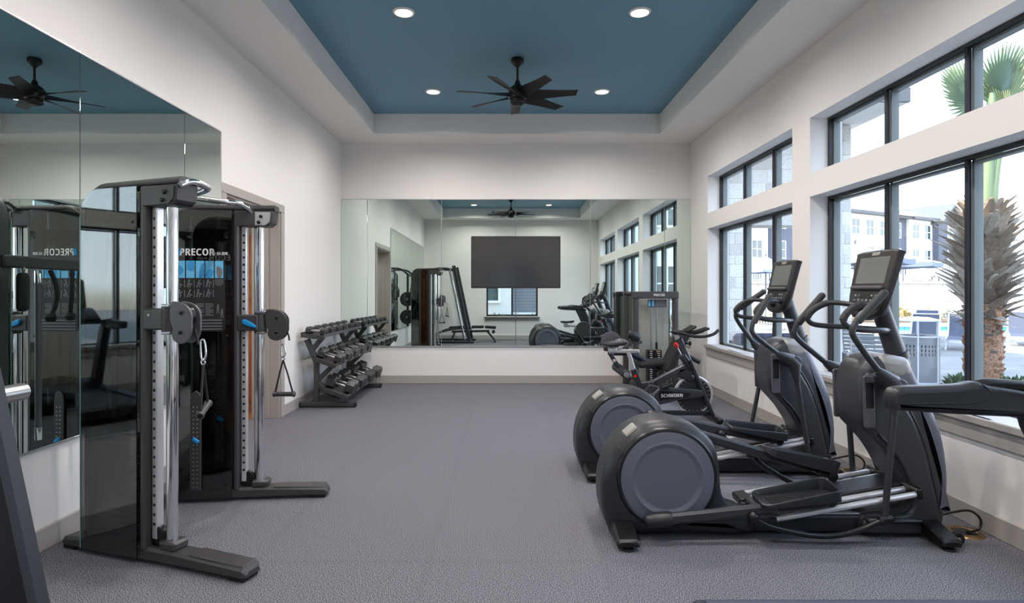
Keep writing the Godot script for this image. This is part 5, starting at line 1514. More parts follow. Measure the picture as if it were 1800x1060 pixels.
	for x in [-0.6, 0.66]:
		obj("foot_bar", mb().box(Vector3(x, 0.025, 0), Vector3(0.06, 0.05, 0.46), 0.012), M.shell_dark, b)
	obj("support", mb().bar(Vector3(-0.1, 0.32, 0), Vector3(0.02, 0.41, 0), 0.04, 0.03, 0.006), M.steel, b)
	obj("pad_roller", mb().cyl(Vector3(0.62, 0.30, -0.2), Vector3(0.62, 0.30, 0.2), 0.045, 16, 0.01), M.black_rubber, b)


func wall_screen() -> void:
	var t := thing("television", "large flat black television mounted in front of the end wall mirror", "television", Vector3(0.14, 1.86, ZB + 0.09))
	obj("screen_body", mb().ext(rrect(1.36, 0.79, 0.012), 0.045, 0.006, 2), M.bezel, t)
	obj("screen_glass", mb().box(Vector3(0, 0.005, 0.0235), Vector3(1.335, 0.755, 0.003), 0.001), M.tv, t)
	obj("wall_bracket", mb().box(Vector3(0, 0, -0.045), Vector3(0.5, 0.3, 0.05), 0.004), M.black, t)


# ------------------------------------------------------------------ outside
func stone_box(parent: Node, c: Vector3, s: Vector3, k: int) -> void:
	obj("stone", mb().box(c, s, 0.008), M["stone%d" % (k % 4)], parent)


func outside() -> void:
	# terrace with the pool let into it
	var px0 := 11.5
	var px1 := 30.0
	var pz0 := -26.5
	var pz1 := -21.5
	var g := mb()
	g.box(Vector3(20.0, GY - 0.2, (pz1 + 20.0) / 2), Vector3(60.0, 0.4, 20.0 - pz1), 0)
	g.box(Vector3(20.0, GY - 0.2, (pz0 - 31.9) / 2), Vector3(60.0, 0.4, pz0 + 31.9), 0)
	g.box(Vector3((-10.0 + px0) / 2, GY - 0.2, (pz0 + pz1) / 2), Vector3(px0 + 10.0, 0.4, pz1 - pz0), 0)
	g.box(Vector3((50.0 + px1) / 2, GY - 0.2, (pz0 + pz1) / 2), Vector3(50.0 - px1, 0.4, pz1 - pz0), 0)
	struct("patio_floor", g, M.paver, "grey paved pool terrace outside the tall windows", "terrace")
	var pool := thing("swimming_pool", "blue swimming pool sunk in the terrace beyond the loungers", "pool", Vector3((px0 + px1) / 2, GY, (pz0 + pz1) / 2))
	var cop := mb()
	var w := px1 - px0
	var d := pz1 - pz0
	for s in [-1, 1]:
		cop.box(Vector3(0, 0.02, s * d / 2), Vector3(w + 0.6, 0.06, 0.35), 0.01)
		cop.box(Vector3(s * w / 2, 0.02, 0), Vector3(0.35, 0.06, d), 0.01)
	obj("coping", cop, M.concrete, pool)
	obj("water", mb().box(Vector3(0, -0.10, 0), Vector3(w, 0.04, d), 0), M.water, pool)
	for i in 40:
		obj("waterline_tile", mb().box(Vector3(-w / 2 + 0.23 + i * w / 40.0, -0.045, -d / 2 + 0.19), Vector3(w / 40.0 - 0.02, 0.09, 0.03), 0.004), M.tile_blue, pool)
	# upper level behind the retaining wall
	struct("ground_parking", mb().box(Vector3(25.0, 0.8, -66.0), Vector3(90.0, 2.0, 67.0), 0), M.concrete, "pale parking court above the stone retaining wall", "ground")
	retaining_wall()
	porch()
	# planting strip along the retaining wall
	struct("ground_bed", mb().box(Vector3(20.5, GY + 0.05, -30.6), Vector3(23.0, 0.14, 1.8), 0.02), M.soil, "planting bed at the foot of the stone retaining wall", "planting bed")
	for i in 15:
		bush(Vector3(11.5 + i * 1.25, GY + 0.1, -30.4 - 0.25 * (i % 2)), 0.36 + 0.05 * (i % 3), 0.5, M.leaf_dry if i % 3 else M.leaf, "%s yellow-green shrub counted from the column end along the retaining wall bed" % ORD[i], "shrubs along the retaining wall", 160, 100 + i)
	bush(Vector3(7.0, GY, -9.25), 0.2, 0.22, M.leaf, "low dark green shrub left of the shaggy palm by the window", "low shrubs by the palm", 260, 5)
	bush(Vector3(7.62, GY, -8.95), 0.24, 0.24, M.leaf, "low dark green shrub right of the shaggy palm by the window", "low shrubs by the palm", 260, 6)
	palm(Vector3(7.66, GY, -9.6), 1.0, true, "tall fan palm with shaggy grey trunk just outside the middle window", 1)
	palm(Vector3(26.9, GY, -29.2), 1.0, false, "distant fan palm behind the shaggy palm, by the retaining wall", 2)
	umbrella(Vector3(12.15, GY, -28.0), 1.32, 2.42, 3.05, "pale blue patio umbrella seen in the far window in front of the building")
	umbrella(Vector3(9.62, GY, -16.5), 1.40, 2.28, 2.72, "pale blue patio umbrella beside the stone porch column")
	umbrella(Vector3(11.9, GY, -18.6), 1.40, 2.28, 2.72, "pale patio umbrella partly behind the nearer elliptical's console")
	lounger(Vector3(11.1, GY, -15.9), 0.9, "white framed blue sling lounger nearest the waste bin")
	lounger(Vector3(12.5, GY, -16.4), 0.9, "white framed blue sling lounger right of the waste bin, back raised")
	lounger(Vector3(13.6, GY, -19.4), 0.9, "white framed blue sling lounger in the second row by the pool")
	lounger(Vector3(15.2, GY, -17.6), 0.9, "white framed sling lounger seen right of the shaggy palm")
	bin(Vector3(6.95, GY, -10.1))
	patio_seat(Vector3(5.45, GY, -9.0), 2.7, "grey metal patio chair outside the middle window, near the porch column")
	patio_seat(Vector3(6.25, GY, -10.4), 2.2, "grey metal patio chair between the porch column and the waste bin")
	# outdoor sofa by the porch
	var so := thing("patio_sofa", "dark blue cushioned patio sofa in front of the porch column in the far window", "sofa", Vector3(4.65, GY, -9.95))
	obj("frame", mb().box(Vector3(0, 0.16, 0), Vector3(1.7, 0.10, 0.75), 0.01).box(Vector3(0, 0.42, -0.36), Vector3(1.7, 0.60, 0.05), 0.01), M.fascia, so)
	for s in [-1, 1]:
		obj("arm", mb().box(Vector3(s * 0.82, 0.38, 0), Vector3(0.07, 0.40, 0.75), 0.012), M.fascia, so)
		obj("seat_cushion", mb().box(Vector3(s * 0.39, 0.31, 0.03), Vector3(0.77, 0.17, 0.66), 0.05), M.cushion, so)
		obj("back_cushion", mb().box(Vector3(s * 0.39, 0.62, -0.24), Vector3(0.77, 0.46, 0.17), 0.06, Basis(Vector3.RIGHT, -0.15)), M.cushion, so)
		for z in [-1, 1]:
			obj("leg", mb().box(Vector3(s * 0.8, 0.06, z * 0.33), Vector3(0.05, 0.12, 0.05), 0.004), M.fascia, so)
	fence("white picket pool fence along the top of the stone retaining wall", Vector3(10.5, 1.8, -32.35), Vector3(31.0, 1.8, -32.35), 1.15, 170)
	fence("low white picket fence on the terrace seen in the far window", Vector3(9.5, GY, -24.0), Vector3(11.3, GY, -24.0), 1.2, 16)
	car(Vector3(29.4, 1.8, -40.0), 0.0, M.car_white, "white parked car behind the picket fence, left one")
	car(Vector3(34.6, 1.8, -40.5), 0.0, M.car_grey, "grey parked car behind the picket fence, right one")
	apartments()
	rear_building()


const ORD := ["first", "second", "third", "fourth", "fifth", "sixth", "seventh", "eighth", "ninth", "tenth", "eleventh", "twelfth", "thirteenth", "fourteenth", "fifteenth"]


func retaining_wall() -> void:
	var t := snode("wall_retaining", "pale rough stone retaining wall at the back of the terrace", "retaining wall")
	var x0 := 9.5
	var x1 := 31.5
	var z := -31.95
	obj("wall_core", mb().box(Vector3((x0 + x1) / 2, 0.82, z - 0.16), Vector3(x1 - x0, 1.96, 0.4), 0), M.mortar, t)
	var y := GY
	var row := 0
	var r := RandomNumberGenerator.new()
	r.seed = 11
	while row < 6:
		var h: float = [0.36, 0.30, 0.34, 0.31, 0.34, 0.30][row]
		var x := x0 - r.randf() * 0.4
		while x < x1:
			var l := r.randf_range(0.45, 0.82)
			stone_box(t, Vector3(x + l / 2, y + h / 2, z + r.randf_range(-0.02, 0.03)), Vector3(l - 0.04, h - 0.04 - r.randf() * 0.03, 0.16), r.randi())
			x += l
		y += h
		row += 1
	obj("wall_cap", mb().box(Vector3((x0 + x1) / 2, 1.83, z - 0.12), Vector3(x1 - x0, 0.08, 0.5), 0.01), M.concrete, t)


func porch() -> void:
	var t := snode("pillar_porch", "pale limestone porch with two piers, stone beam and grey eave outside the windows", "porch")
	var z := -11.0
	var r := RandomNumberGenerator.new()
	r.seed = 21
	for p in 2:
		var x: float = [4.14, 6.175][p]
		var w: float = [0.44, 0.32][p]
		obj("pier_core", mb().box(Vector3(x, 1.25, z - 0.2), Vector3(w - 0.02, 2.8, 0.43), 0), M.mortar, t)
		var y := GY
		var row := 0
		while y < 2.62:
			var h: float = [0.20, 0.24, 0.16, 0.21][row % 4]
			var k := 0.38 if row % 2 else 0.62
			stone_box(t, Vector3(x - w / 2 + w * k / 2, y + h / 2, z - 0.2), Vector3(w * k - 0.008, h - 0.008, 0.44 + 0.012 * r.randf()), r.randi())
			stone_box(t, Vector3(x + w / 2 - w * (1 - k) / 2, y + h / 2, z - 0.2), Vector3(w * (1 - k) - 0.008, h - 0.008, 0.44 + 0.012 * r.randf()), r.randi())
			y += h
			row += 1
	var xa := 3.9
	var xb := 6.34
	obj("beam_core", mb().box(Vector3((xa + xb) / 2, 3.55, z - 0.2), Vector3(xb - xa - 0.03, 1.84, 0.43), 0), M.mortar, t)
	var yy := 2.62
	for row in 7:
		var h: float = [0.26, 0.24, 0.28, 0.25, 0.27, 0.26, 0.28][row]
		var x := xa
		while x < xb - 0.01:
			var l := minf(r.randf_range(0.30, 0.58), xb - x)
			if xb - x - l < 0.16: l = xb - x
			stone_box(t, Vector3(x + l / 2, yy + h / 2, z - 0.2), Vector3(l - 0.008, h - 0.008, 0.44 + 0.012 * r.randf()), r.randi())
			x += l
		yy += h
	# roof with a deep grey eave
	obj("eave", mb().box(Vector3(4.95, 4.52, -11.9), Vector3(3.2, 0.07, 4.3), 0.01), M.soffit, t)
	obj("fascia", mb().box(Vector3(4.95, 4.62, -9.74), Vector3(3.26, 0.24, 0.04), 0.006).box(Vector3(6.56, 4.62, -11.9), Vector3(0.04, 0.24, 4.3), 0.006), M.fascia, t)
	var rf := mb()
	var a := [Vector3(3.3, 4.72, -9.72), Vector3(6.6, 4.72, -9.72), Vector3(6.6, 4.72, -14.1), Vector3(3.3, 4.72, -14.1), Vector3(5.1, 5.5, -11.5), Vector3(5.1, 5.5, -12.3)]
	rf.tri(a[0], a[1], a[4]); rf.tri(a[2], a[3], a[5])
	rf.quad(a[1], a[2], a[5], a[4]); rf.quad(a[3], a[0], a[4], a[5])
	rf.quad(a[3], a[2], a[1], a[0])
	obj("roof", rf.end(10.0), M.fascia, t)
	obj("back_wall", mb().box(Vector3(4.6, 2.2, -14.0), Vector3(0.9, 4.7, 0.2), 0), M.stucco, t)


func leaf_blob(n: int, rad: Vector3, sz: float, sd: int) -> MB:
	var r := RandomNumberGenerator.new()
	r.seed = sd
	var m := mb()
	for i in n:
		var d := Vector3(r.randfn(), absf(r.randfn()) * 0.9 + 0.1, r.randfn()).normalized()
		var c := d * rad * (0.45 + 0.55 * sqrt(r.randf()))
		var ax := (d + Vector3(r.randf_range(-0.6, 0.6), r.randf_range(-0.1, 0.9), r.randf_range(-0.6, 0.6))).normalized()
		var sd2 := ax.cross(Vector3(r.randfn(), r.randfn(), r.randfn())).normalized()
		var up := ax.cross(sd2)
		var l := sz * r.randf_range(0.7, 1.3)
		var b := c + ax * l
		var mid := c + ax * l * 0.45 + up * l * 0.08
		m.tri(c, mid + sd2 * l * 0.2, b); m.tri(c, b, mid - sd2 * l * 0.2)
	return m.end(10.0)


func bush(at: Vector3, rx: float, h: float, m: Material, label: String, group: String, n: int, sd: int) -> void:
	var b := thing("shrub", label, "shrub", at, 0, group)
	var f := obj("foliage", leaf_blob(n, Vector3(rx, h, rx), 0.10 if rx < 0.4 else 0.2, sd), m, b)
	f.set_meta("kind", "stuff")
	var st := mb()
	for k in 6:
		var a := TAU * k / 6
		st.tube([Vector3(0, 0, 0), Vector3(cos(a) * rx * 0.4, h * 0.5, sin(a) * rx * 0.4), Vector3(cos(a) * rx * 0.6, h * 0.85, sin(a) * rx * 0.6)], [0.012, 0.008, 0.004], 5, false)
	obj("stems", st, M.bark, b)


func fan_leaf(m: MB, base: Vector3, dir: Vector3, side: Vector3, R: float, spread: float, n: int) -> void:
	# pleated palmate blade
	var nrm := side.cross(dir).normalized()
	for i in n:
		var a0 := (float(i) / n - 0.5) * spread
		var a1 := (float(i + 1) / n - 0.5) * spread
		var am := (a0 + a1) / 2
		var q := func(a: float, rr: float, lift: float) -> Vector3:
			return base + (dir * cos(a) + side * sin(a)) * rr + nrm * lift
		var Rl := R * (0.82 + 0.18 * cos(am * 1.4))
		var p0: Vector3 = q.call(a0, Rl * 0.55, 0.0)
		var p1: Vector3 = q.call(a1, Rl * 0.55, 0.0)
		var pm: Vector3 = q.call(am, Rl * 0.57, 0.035)
		var tip: Vector3 = q.call(am, Rl, -0.03)
		m.tri(base, p0, pm); m.tri(base, pm, p1)
		m.tri(p0, tip, pm); m.tri(pm, tip, p1)


func palm(at: Vector3, k: float, near: bool, label: String, sd: int) -> void:
	var t := thing("fan_palm", label, "palm tree", at, 0, "")
	var r := RandomNumberGenerator.new()
	r.seed = 50 + sd
	var tr := []
	var rr := []
	for i in 13:
		var y := i * 0.115
		tr.append(Vector3(0.015 * sin(i * 1.3), y, 0))
		rr.append(0.25 - 0.02 * i / 12.0 + (0.02 if i % 2 else 0.0))
	tr.append(Vector3(0, 2.7, 0)); rr.append(0.20)
	obj("trunk", mb().tube(tr, rr, 20), M.bark, t)
	# fibrous chips on the lower trunk
	if near:
		for i in 70:
			var a := r.randf() * TAU
			var y := r.randf_range(0.05, 1.35)
			var o := Vector3(cos(a), 0, sin(a))
			var m := mb()
			m.bar(o * 0.235 + Vector3(0, y, 0), o * 0.275 + Vector3(0, y + r.randf_range(0.05, 0.1), 0), r.randf_range(0.06, 0.12), 0.02, 0.004, o.cross(Vector3.UP))
			obj("bark_chip", m, M.bark if i % 3 else M.boot2, t)
	# old frond bases spiralling up the crown
	var nb := 150 if near else 70
	for i in nb:
		var u := float(i) / nb
		var y := lerpf(1.05, 2.85, u)
		var a := i * 2.39996 + r.randf() * 0.3
		var o := Vector3(cos(a), 0, sin(a))
		var sd3 := o.cross(Vector3.UP)
		var bulge := sin(PI * clampf((u + 0.12) / 1.2, 0.0, 1.0))
		var L := (0.26 + 0.26 * bulge) * r.randf_range(0.8, 1.25)
		var out := lerpf(0.75, 0.35, u) + r.randf_range(-0.1, 0.25)
		if u < 0.12: out = 0.9; L *= 0.8
		var droop := -0.5 if u < 0.15 and r.randf() < 0.6 else 1.0
		var p0 := o * 0.20 + Vector3(0, y, 0)
		var p1 := p0 + (o * out + Vector3.UP * droop * 0.75).normalized() * L * 0.5
		var p2 := p1 + (o * out * 1.35 + Vector3.UP * droop * 0.6 + sd3 * r.randf_range(-0.35, 0.35)).normalized() * L * 0.55
		var m := mb()
		var rings := []
		for q in [[p0, 0.13, 0.03], [p0.lerp(p1, 0.6), 0.115, 0.035], [p1, 0.085, 0.03], [p1.lerp(p2, 0.5), 0.06, 0.02], [p2, 0.03, 0.006]]:
			var c: Vector3 = q[0]
			var n := (Vector3.UP * 0.4 - o).normalized()
			rings.append(PackedVector3Array([c - sd3 * q[1], c - sd3 * q[1] * 0.4 + n * q[2], c + sd3 * q[1] * 0.4 + n * q[2], c + sd3 * q[1], c - n * q[2]]))
		m.loft(rings, true, true, 40.0)
		obj("frond_base", m, M["boot%d" % (r.randi() % 3)], t)
	# a few long dry stalks sticking out
	for q in [[0.35, 1.75, 0.95], [2.0, 1.5, 0.7], [-0.3, 2.1, 0.8], [3.4, 2.4, 0.7], [0.9, 1.2, 0.5]]:
		var o := Vector3(cos(q[0]), 0, sin(q[0]))
		obj("dry_stalk", mb().tube(cat([o * 0.2 + Vector3(0, q[1], 0), o * q[2] * 0.6 + Vector3(0, q[1] + 0.25, 0), o * q[2] + Vector3(0, q[1] + 0.32, 0)], 4), [0.05, 0.05, 0.045, 0.04, 0.035, 0.03, 0.025, 0.02, 0.01], 6), M.boot1, t)
	# tied green stalks and the fans on top
	var stalks := [[0.0, 0.0], [0.9, 0.06], [2.1, 0.07], [3.3, 0.06], [4.4, 0.07], [5.4, 0.05], [1.5, 0.03]]
	for i in stalks.size():
		var a: float = stalks[i][0]
		var e: float = stalks[i][1]
		var o := Vector3(cos(a), 0, sin(a))
		var top := 4.45 + 0.12 * (i % 3)
		obj("green_stalk", mb().tube([o * 0.06 + Vector3(0, 2.6, 0), o * (e + 0.04) + Vector3(0.05, 3.5, 0), o * (e + 0.16) + Vector3(0.10, top, 0)], [0.10, 0.08, 0.04], 8), M.stalk, t)
	var fans := [[0.15, 1.0, 0.20, 0.95], [0.55, 0.55, 0.35, 1.0], [2.95, 0.35, 0.30, 0.80], [3.3, 0.75, -0.5, 0.75], [5.3, 0.75, 0.2, 0.85], [1.5, 0.95, 0.0, 0.80], [4.3, 0.9, 0.1, 0.85], [0.0, 0.3, 0.3, 1.05]]
	for i in fans.size():
		var q: Array = fans[i]
		var o := Vector3(cos(q[0]), 0, sin(q[0]))
		var dir: Vector3 = (o * (1.2 - q[1]) + Vector3.UP * q[1]).normalized()
		var sdv: Vector3 = dir.cross(Vector3(0.2, 0.15, 1.0)).cross(dir).normalized()
		var sidev: Vector3 = sdv.cross(dir).normalized()
		var m := mb()
		var base := o * 0.22 + Vector3(0.10, 4.45 + 0.05 * i, 0)
		fan_leaf(m, base, dir, sidev, q[3], 2.5, 22)
		m.end(5.0)
		obj("fan_leaf", m, M["frond%d" % (i % 3)], t)


func umbrella(at: Vector3, R: float, rim: float, top: float, label: String) -> void:
	var t := thing("patio_umbrella", label, "patio umbrella", at, 0.3, "patio umbrellas")
	rim -= GY
	top -= GY
	obj("pole", mb().cyl(Vector3(0, 0.03, 0), Vector3(0, top + 0.06, 0), 0.03, 14), M.fascia, t)
	obj("base", mb().lathe([Vector2(0, 0), Vector2(0.28, 0.0), Vector2(0.28, 0.05), Vector2(0.06, 0.09), Vector2(0.05, 0.3), Vector2(0, 0.3)], 24), M.fascia, t)
	obj("finial", mb().ball(Vector3(0, top + 0.07, 0), Vector3(0.04, 0.06, 0.04), 10), M.fascia, t)
	for i in 8:
		var m := mb()
		var a0 := TAU * i / 8
		var a1 := TAU * (i + 1) / 8
		var p0 := Vector3(cos(a0) * R, rim, sin(a0) * R)
		var p1 := Vector3(cos(a1) * R, rim, sin(a1) * R)
		var c := Vector3(0, top, 0)
		var rows := []
		for k in 5:
			var u := k / 4.0
			var row := PackedVector3Array()
			for j in 5:
				var v := j / 4.0
				var e := c.lerp(p0, u).lerp(c.lerp(p1, u), v)
				row.append(e + Vector3(0, -0.05 * u * (1.0 - u) * 4.0 * 0.5 - 0.03 * u * sin(PI * v), 0))
			rows.append(row)
		m.sheet(rows)
		var val := []
		for j in 5: val.append(rows[4][j])
		for j in 4: m.quad(val[j], val[j + 1], val[j + 1] + Vector3(0, -0.13, 0), val[j] + Vector3(0, -0.13, 0))
		m.end(60.0)
		obj("canopy_panel", m, M.umbrella, t)
		obj("rib", mb().tube([Vector3(0, top - 0.06, 0), p0 + Vector3(0, -0.02, 0)], 0.008, 6), M.fascia, t)
		obj("strut", mb().tube([Vector3(0, rim - 0.15, 0), c.lerp(p0, 0.5) + Vector3(0, -0.06, 0)], 0.007, 6), M.fascia, t)


func lounger(at: Vector3, turn: float, label: String) -> void:
	var t := thing("sun_lounger", label, "sun lounger", at, turn, "sun loungers by the pool")
	for s in [-1.0, 1.0]:
		obj("side_frame", mb().tube(cat([Vector3(-0.95, 0.30, s * 0.32), Vector3(-0.2, 0.33, s * 0.32), Vector3(0.35, 0.34, s * 0.32), Vector3(0.65, 0.62, s * 0.32), Vector3(0.95, 0.93, s * 0.32)], 4), 0.02, 8), M.outdoor_white, t)
		for x in [-0.85, 0.45]:
			obj("leg", mb().tube([Vector3(x, 0.32, s * 0.32), Vector3(x + (0.1 if x > 0 else -0.06), 0.0, s * 0.33)], 0.018, 8), M.outdoor_white, t)
		obj("back_strut", mb().tube([Vector3(0.35, 0.30, s * 0.30), Vector3(0.85, 0.28, s * 0.30), Vector3(0.72, 0.68, s * 0.30)], 0.014, 8), M.outdoor_white, t)
	var seat := mb()
	seat.ext(smooth_poly([-0.93, 0.305, -0.2, 0.325, 0.33, 0.335, 0.66, 0.615, 0.95, 0.92, 0.96, 0.905, 0.67, 0.595, 0.34, 0.315, -0.2, 0.305, -0.93, 0.285], 2), 0.60, 0.0)
	obj("sling", seat, M.sling, t)
	obj("cross_rail", mb().cyl(Vector3(0.95, 0.93, -0.32), Vector3(0.95, 0.93, 0.32), 0.02, 8), M.outdoor_white, t)


func bin(at: Vector3) -> void:
	var t := thing("waste_bin", "pale grey perforated steel waste bin with raised lid outside the middle window", "waste bin", at, 0.25)
	var R := 0.31
	var H := 0.80
	# body: a bent sheet with slots cut through it
	var n := 36
	var body := mb()
	body.lathe([Vector2(R, 0.06), Vector2(R, 0.50)], n, Transform3D(), 60.0)
	body.lathe([Vector2(R, 0.70), Vector2(R, H), Vector2(R - 0.01, H), Vector2(R - 0.01, 0.70)], n, Transform3D(), 60.0)
	for i in n:
		for rr in 3:
			var a0 := TAU * (i + (0.32 if true else 0.0)) / n
			var a1 := TAU * (i + 1) / n
			var y := 0.50 + rr * 0.0667
			body.quad(Vector3(cos(a0) * R, y, -sin(a0) * R), Vector3(cos(a1) * R, y, -sin(a1) * R), Vector3(cos(a1) * R, y + 0.0667, -sin(a1) * R), Vector3(cos(a0) * R, y + 0.0667, -sin(a0) * R))
			var b0 := TAU * i / n
			body.quad(Vector3(cos(b0) * R, y + 0.045, -sin(b0) * R), Vector3(cos(a0) * R, y + 0.045, -sin(a0) * R), Vector3(cos(a0) * R, y + 0.0667, -sin(a0) * R), Vector3(cos(b0) * R, y + 0.0667, -sin(b0) * R))
	body.end(60.0)
	obj("bin_body", body, M.bin_grey, t)
	obj("liner", mb().lathe([Vector2(0, 0.05), Vector2(R - 0.04, 0.05), Vector2(R - 0.04, H - 0.05)], 28), M.fascia, t)
	for i in 6:
		var a := TAU * (i + 0.3) / 6
		obj("lid_post", mb().cyl(Vector3(cos(a) * (R + 0.005), 0.02, sin(a) * (R + 0.005)), Vector3(cos(a) * (R + 0.005), 1.08, sin(a) * (R + 0.005)), 0.013, 10), M.outdoor_white, t)
	obj("lid", mb().lathe([Vector2(0, 1.14), Vector2(0.16, 1.13), Vector2(R + 0.01, 1.09), Vector2(R + 0.02, 1.07), Vector2(0.0, 1.07)], 36), M.outdoor_white, t)
	obj("rim", mb().lathe([Vector2(R - 0.012, H), Vector2(R + 0.012, H), Vector2(R + 0.012, H + 0.025), Vector2(R - 0.012, H + 0.025), Vector2(R - 0.012, H)], 36), M.outdoor_white, t)
	obj("base_ring", mb().lathe([Vector2(0, 0.0), Vector2(R + 0.01, 0.0), Vector2(R + 0.012, 0.06), Vector2(0, 0.06)], 36), M.outdoor_white, t)


func patio_seat(at: Vector3, turn: float, label: String) -> void:
	var t := thing("patio_chair", label, "patio chair", at, turn, "metal patio chairs")
	for s in [-1.0, 1.0]:
		obj("leg", mb().tube([Vector3(s * 0.25, 0, 0.24), Vector3(s * 0.25, 0.62, 0.24), Vector3(s * 0.25, 0.65, 0.20), Vector3(s * 0.25, 0.65, -0.26)], 0.014, 8), M.alu, t)
		obj("leg", mb().tube([Vector3(s * 0.25, 0, -0.24), Vector3(s * 0.25, 0.45, -0.22), Vector3(s * 0.25, 0.92, -0.32)], 0.014, 8), M.alu, t)
	for i in 7:
		obj("seat_slat", mb().box(Vector3(0, 0.44, -0.20 + i * 0.068), Vector3(0.50, 0.012, 0.055), 0.003), M.bin_grey, t)
		obj("back_slat", mb().box(Vector3(0, 0.50 + i * 0.065, -0.235 - i * 0.0135), Vector3(0.50, 0.05, 0.012), 0.003, Basis(Vector3.RIGHT, -0.2)), M.bin_grey, t)


func fence(label: String, a: Vector3, b: Vector3, h: float, n: int) -> void:
	var t := thing("picket_fence", label, "fence", a)
	var d := b - a
	for y in [0.12, h - 0.05]:
		obj("rail", mb().bar(Vector3(0, y, 0), d + Vector3(0, y, 0), 0.04, 0.05, 0.004), M.outdoor_white, t)
	var pk := mb().box(Vector3(0, h / 2, 0), Vector3(0.03, h - 0.1, 0.03), 0.003).mesh()
	for i in n:
		var o := obj("picket", pk, M.outdoor_white, t)
		o.position = d * ((i + 0.5) / n)
	var np := maxi(2, int(d.length() / 2.4) + 1)
	for i in np:
		var o := obj("post", mb().box(Vector3(0, h / 2 + 0.02, 0), Vector3(0.08, h + 0.04, 0.08), 0.006), M.outdoor_white, t)
		o.position = d * (float(i) / (np - 1))


func car(at: Vector3, turn: float, m: Material, label: String) -> void:
	var t := thing("parked_car", label, "car", at, turn, "")
	var bd := smooth_poly([-2.2, 0.45, -2.15, 0.75, -1.6, 0.88, -1.0, 0.95, 1.5, 0.98, 2.1, 0.92, 2.2, 0.6, 2.15, 0.35, 0.0, 0.28, -2.1, 0.33], 3)
	obj("body", mb().ext(bd, 1.78, 0.12, 4), m, t)
	obj("cabin", mb().ext(smooth_poly([-1.05, 0.92, -0.4, 1.36, 0.2, 1.47, 1.1, 1.44, 1.75, 0.96], 3), 1.50, 0.14, 4), m, t)
	for s in [-1, 1]:
		obj("side_glass", mb().ext(pv([-0.82, 0.99, -0.34, 1.32, 0.2, 1.40, 0.22, 0.99]), 0.02, 0.0, 1, Transform3D(Basis(), Vector3(0, 0, s * 0.745))), M.win_dark, t)
		obj("side_glass", mb().ext(pv([0.3, 0.99, 0.3, 1.40, 1.02, 1.37, 1.42, 0.99]), 0.02, 0.0, 1, Transform3D(Basis(), Vector3(0, 0, s * 0.745))), M.win_dark, t)
		for x in [-1.35, 1.35]:
			var wh := obj("wheel", mb().lathe([Vector2(0, -0.11), Vector2(0.28, -0.11), Vector2(0.33, -0.08), Vector2(0.33, 0.08), Vector2(0.28, 0.11), Vector2(0, 0.11)], 28, Transform3D(Basis(Vector3.RIGHT, PI / 2), Vector3(x, 0.33, s * 0.8))), M.tyre, t)
			obj("hubcap", mb().cyl(Vector3(x, 0.33, s * 0.905), Vector3(x, 0.33, s * 0.92), 0.2, 20), M.alu, wh)


func facade_window(t: Node3D, X: Transform3D, w: float, h: float) -> void:
	var f := mb()
	f.xf = X
	f.box(Vector3(0, h / 2, 0), Vector3(w, 0.09, 0.10), 0).box(Vector3(0, -h / 2, 0), Vector3(w + 0.1, 0.10, 0.14), 0)
	for x in [-w / 2, -w / 4 + w / 4, w / 2]: f.box(Vector3(x, 0, 0), Vector3(0.09, h, 0.10), 0)
	f.box(Vector3(0, 0, 0), Vector3(w, 0.06, 0.08), 0)
	var o := obj("window", f, M.white_frame, t)
	for i in 2:
		for j in 2:
			var p := mb()
			p.xf = X
			p.box(Vector3((i - 0.5) * w / 2, (j - 0.5) * h / 2, 0.0), Vector3(w / 2 - 0.08, h / 2 - 0.06, 0.03), 0)
			obj("pane", p, M.win_dark, o)


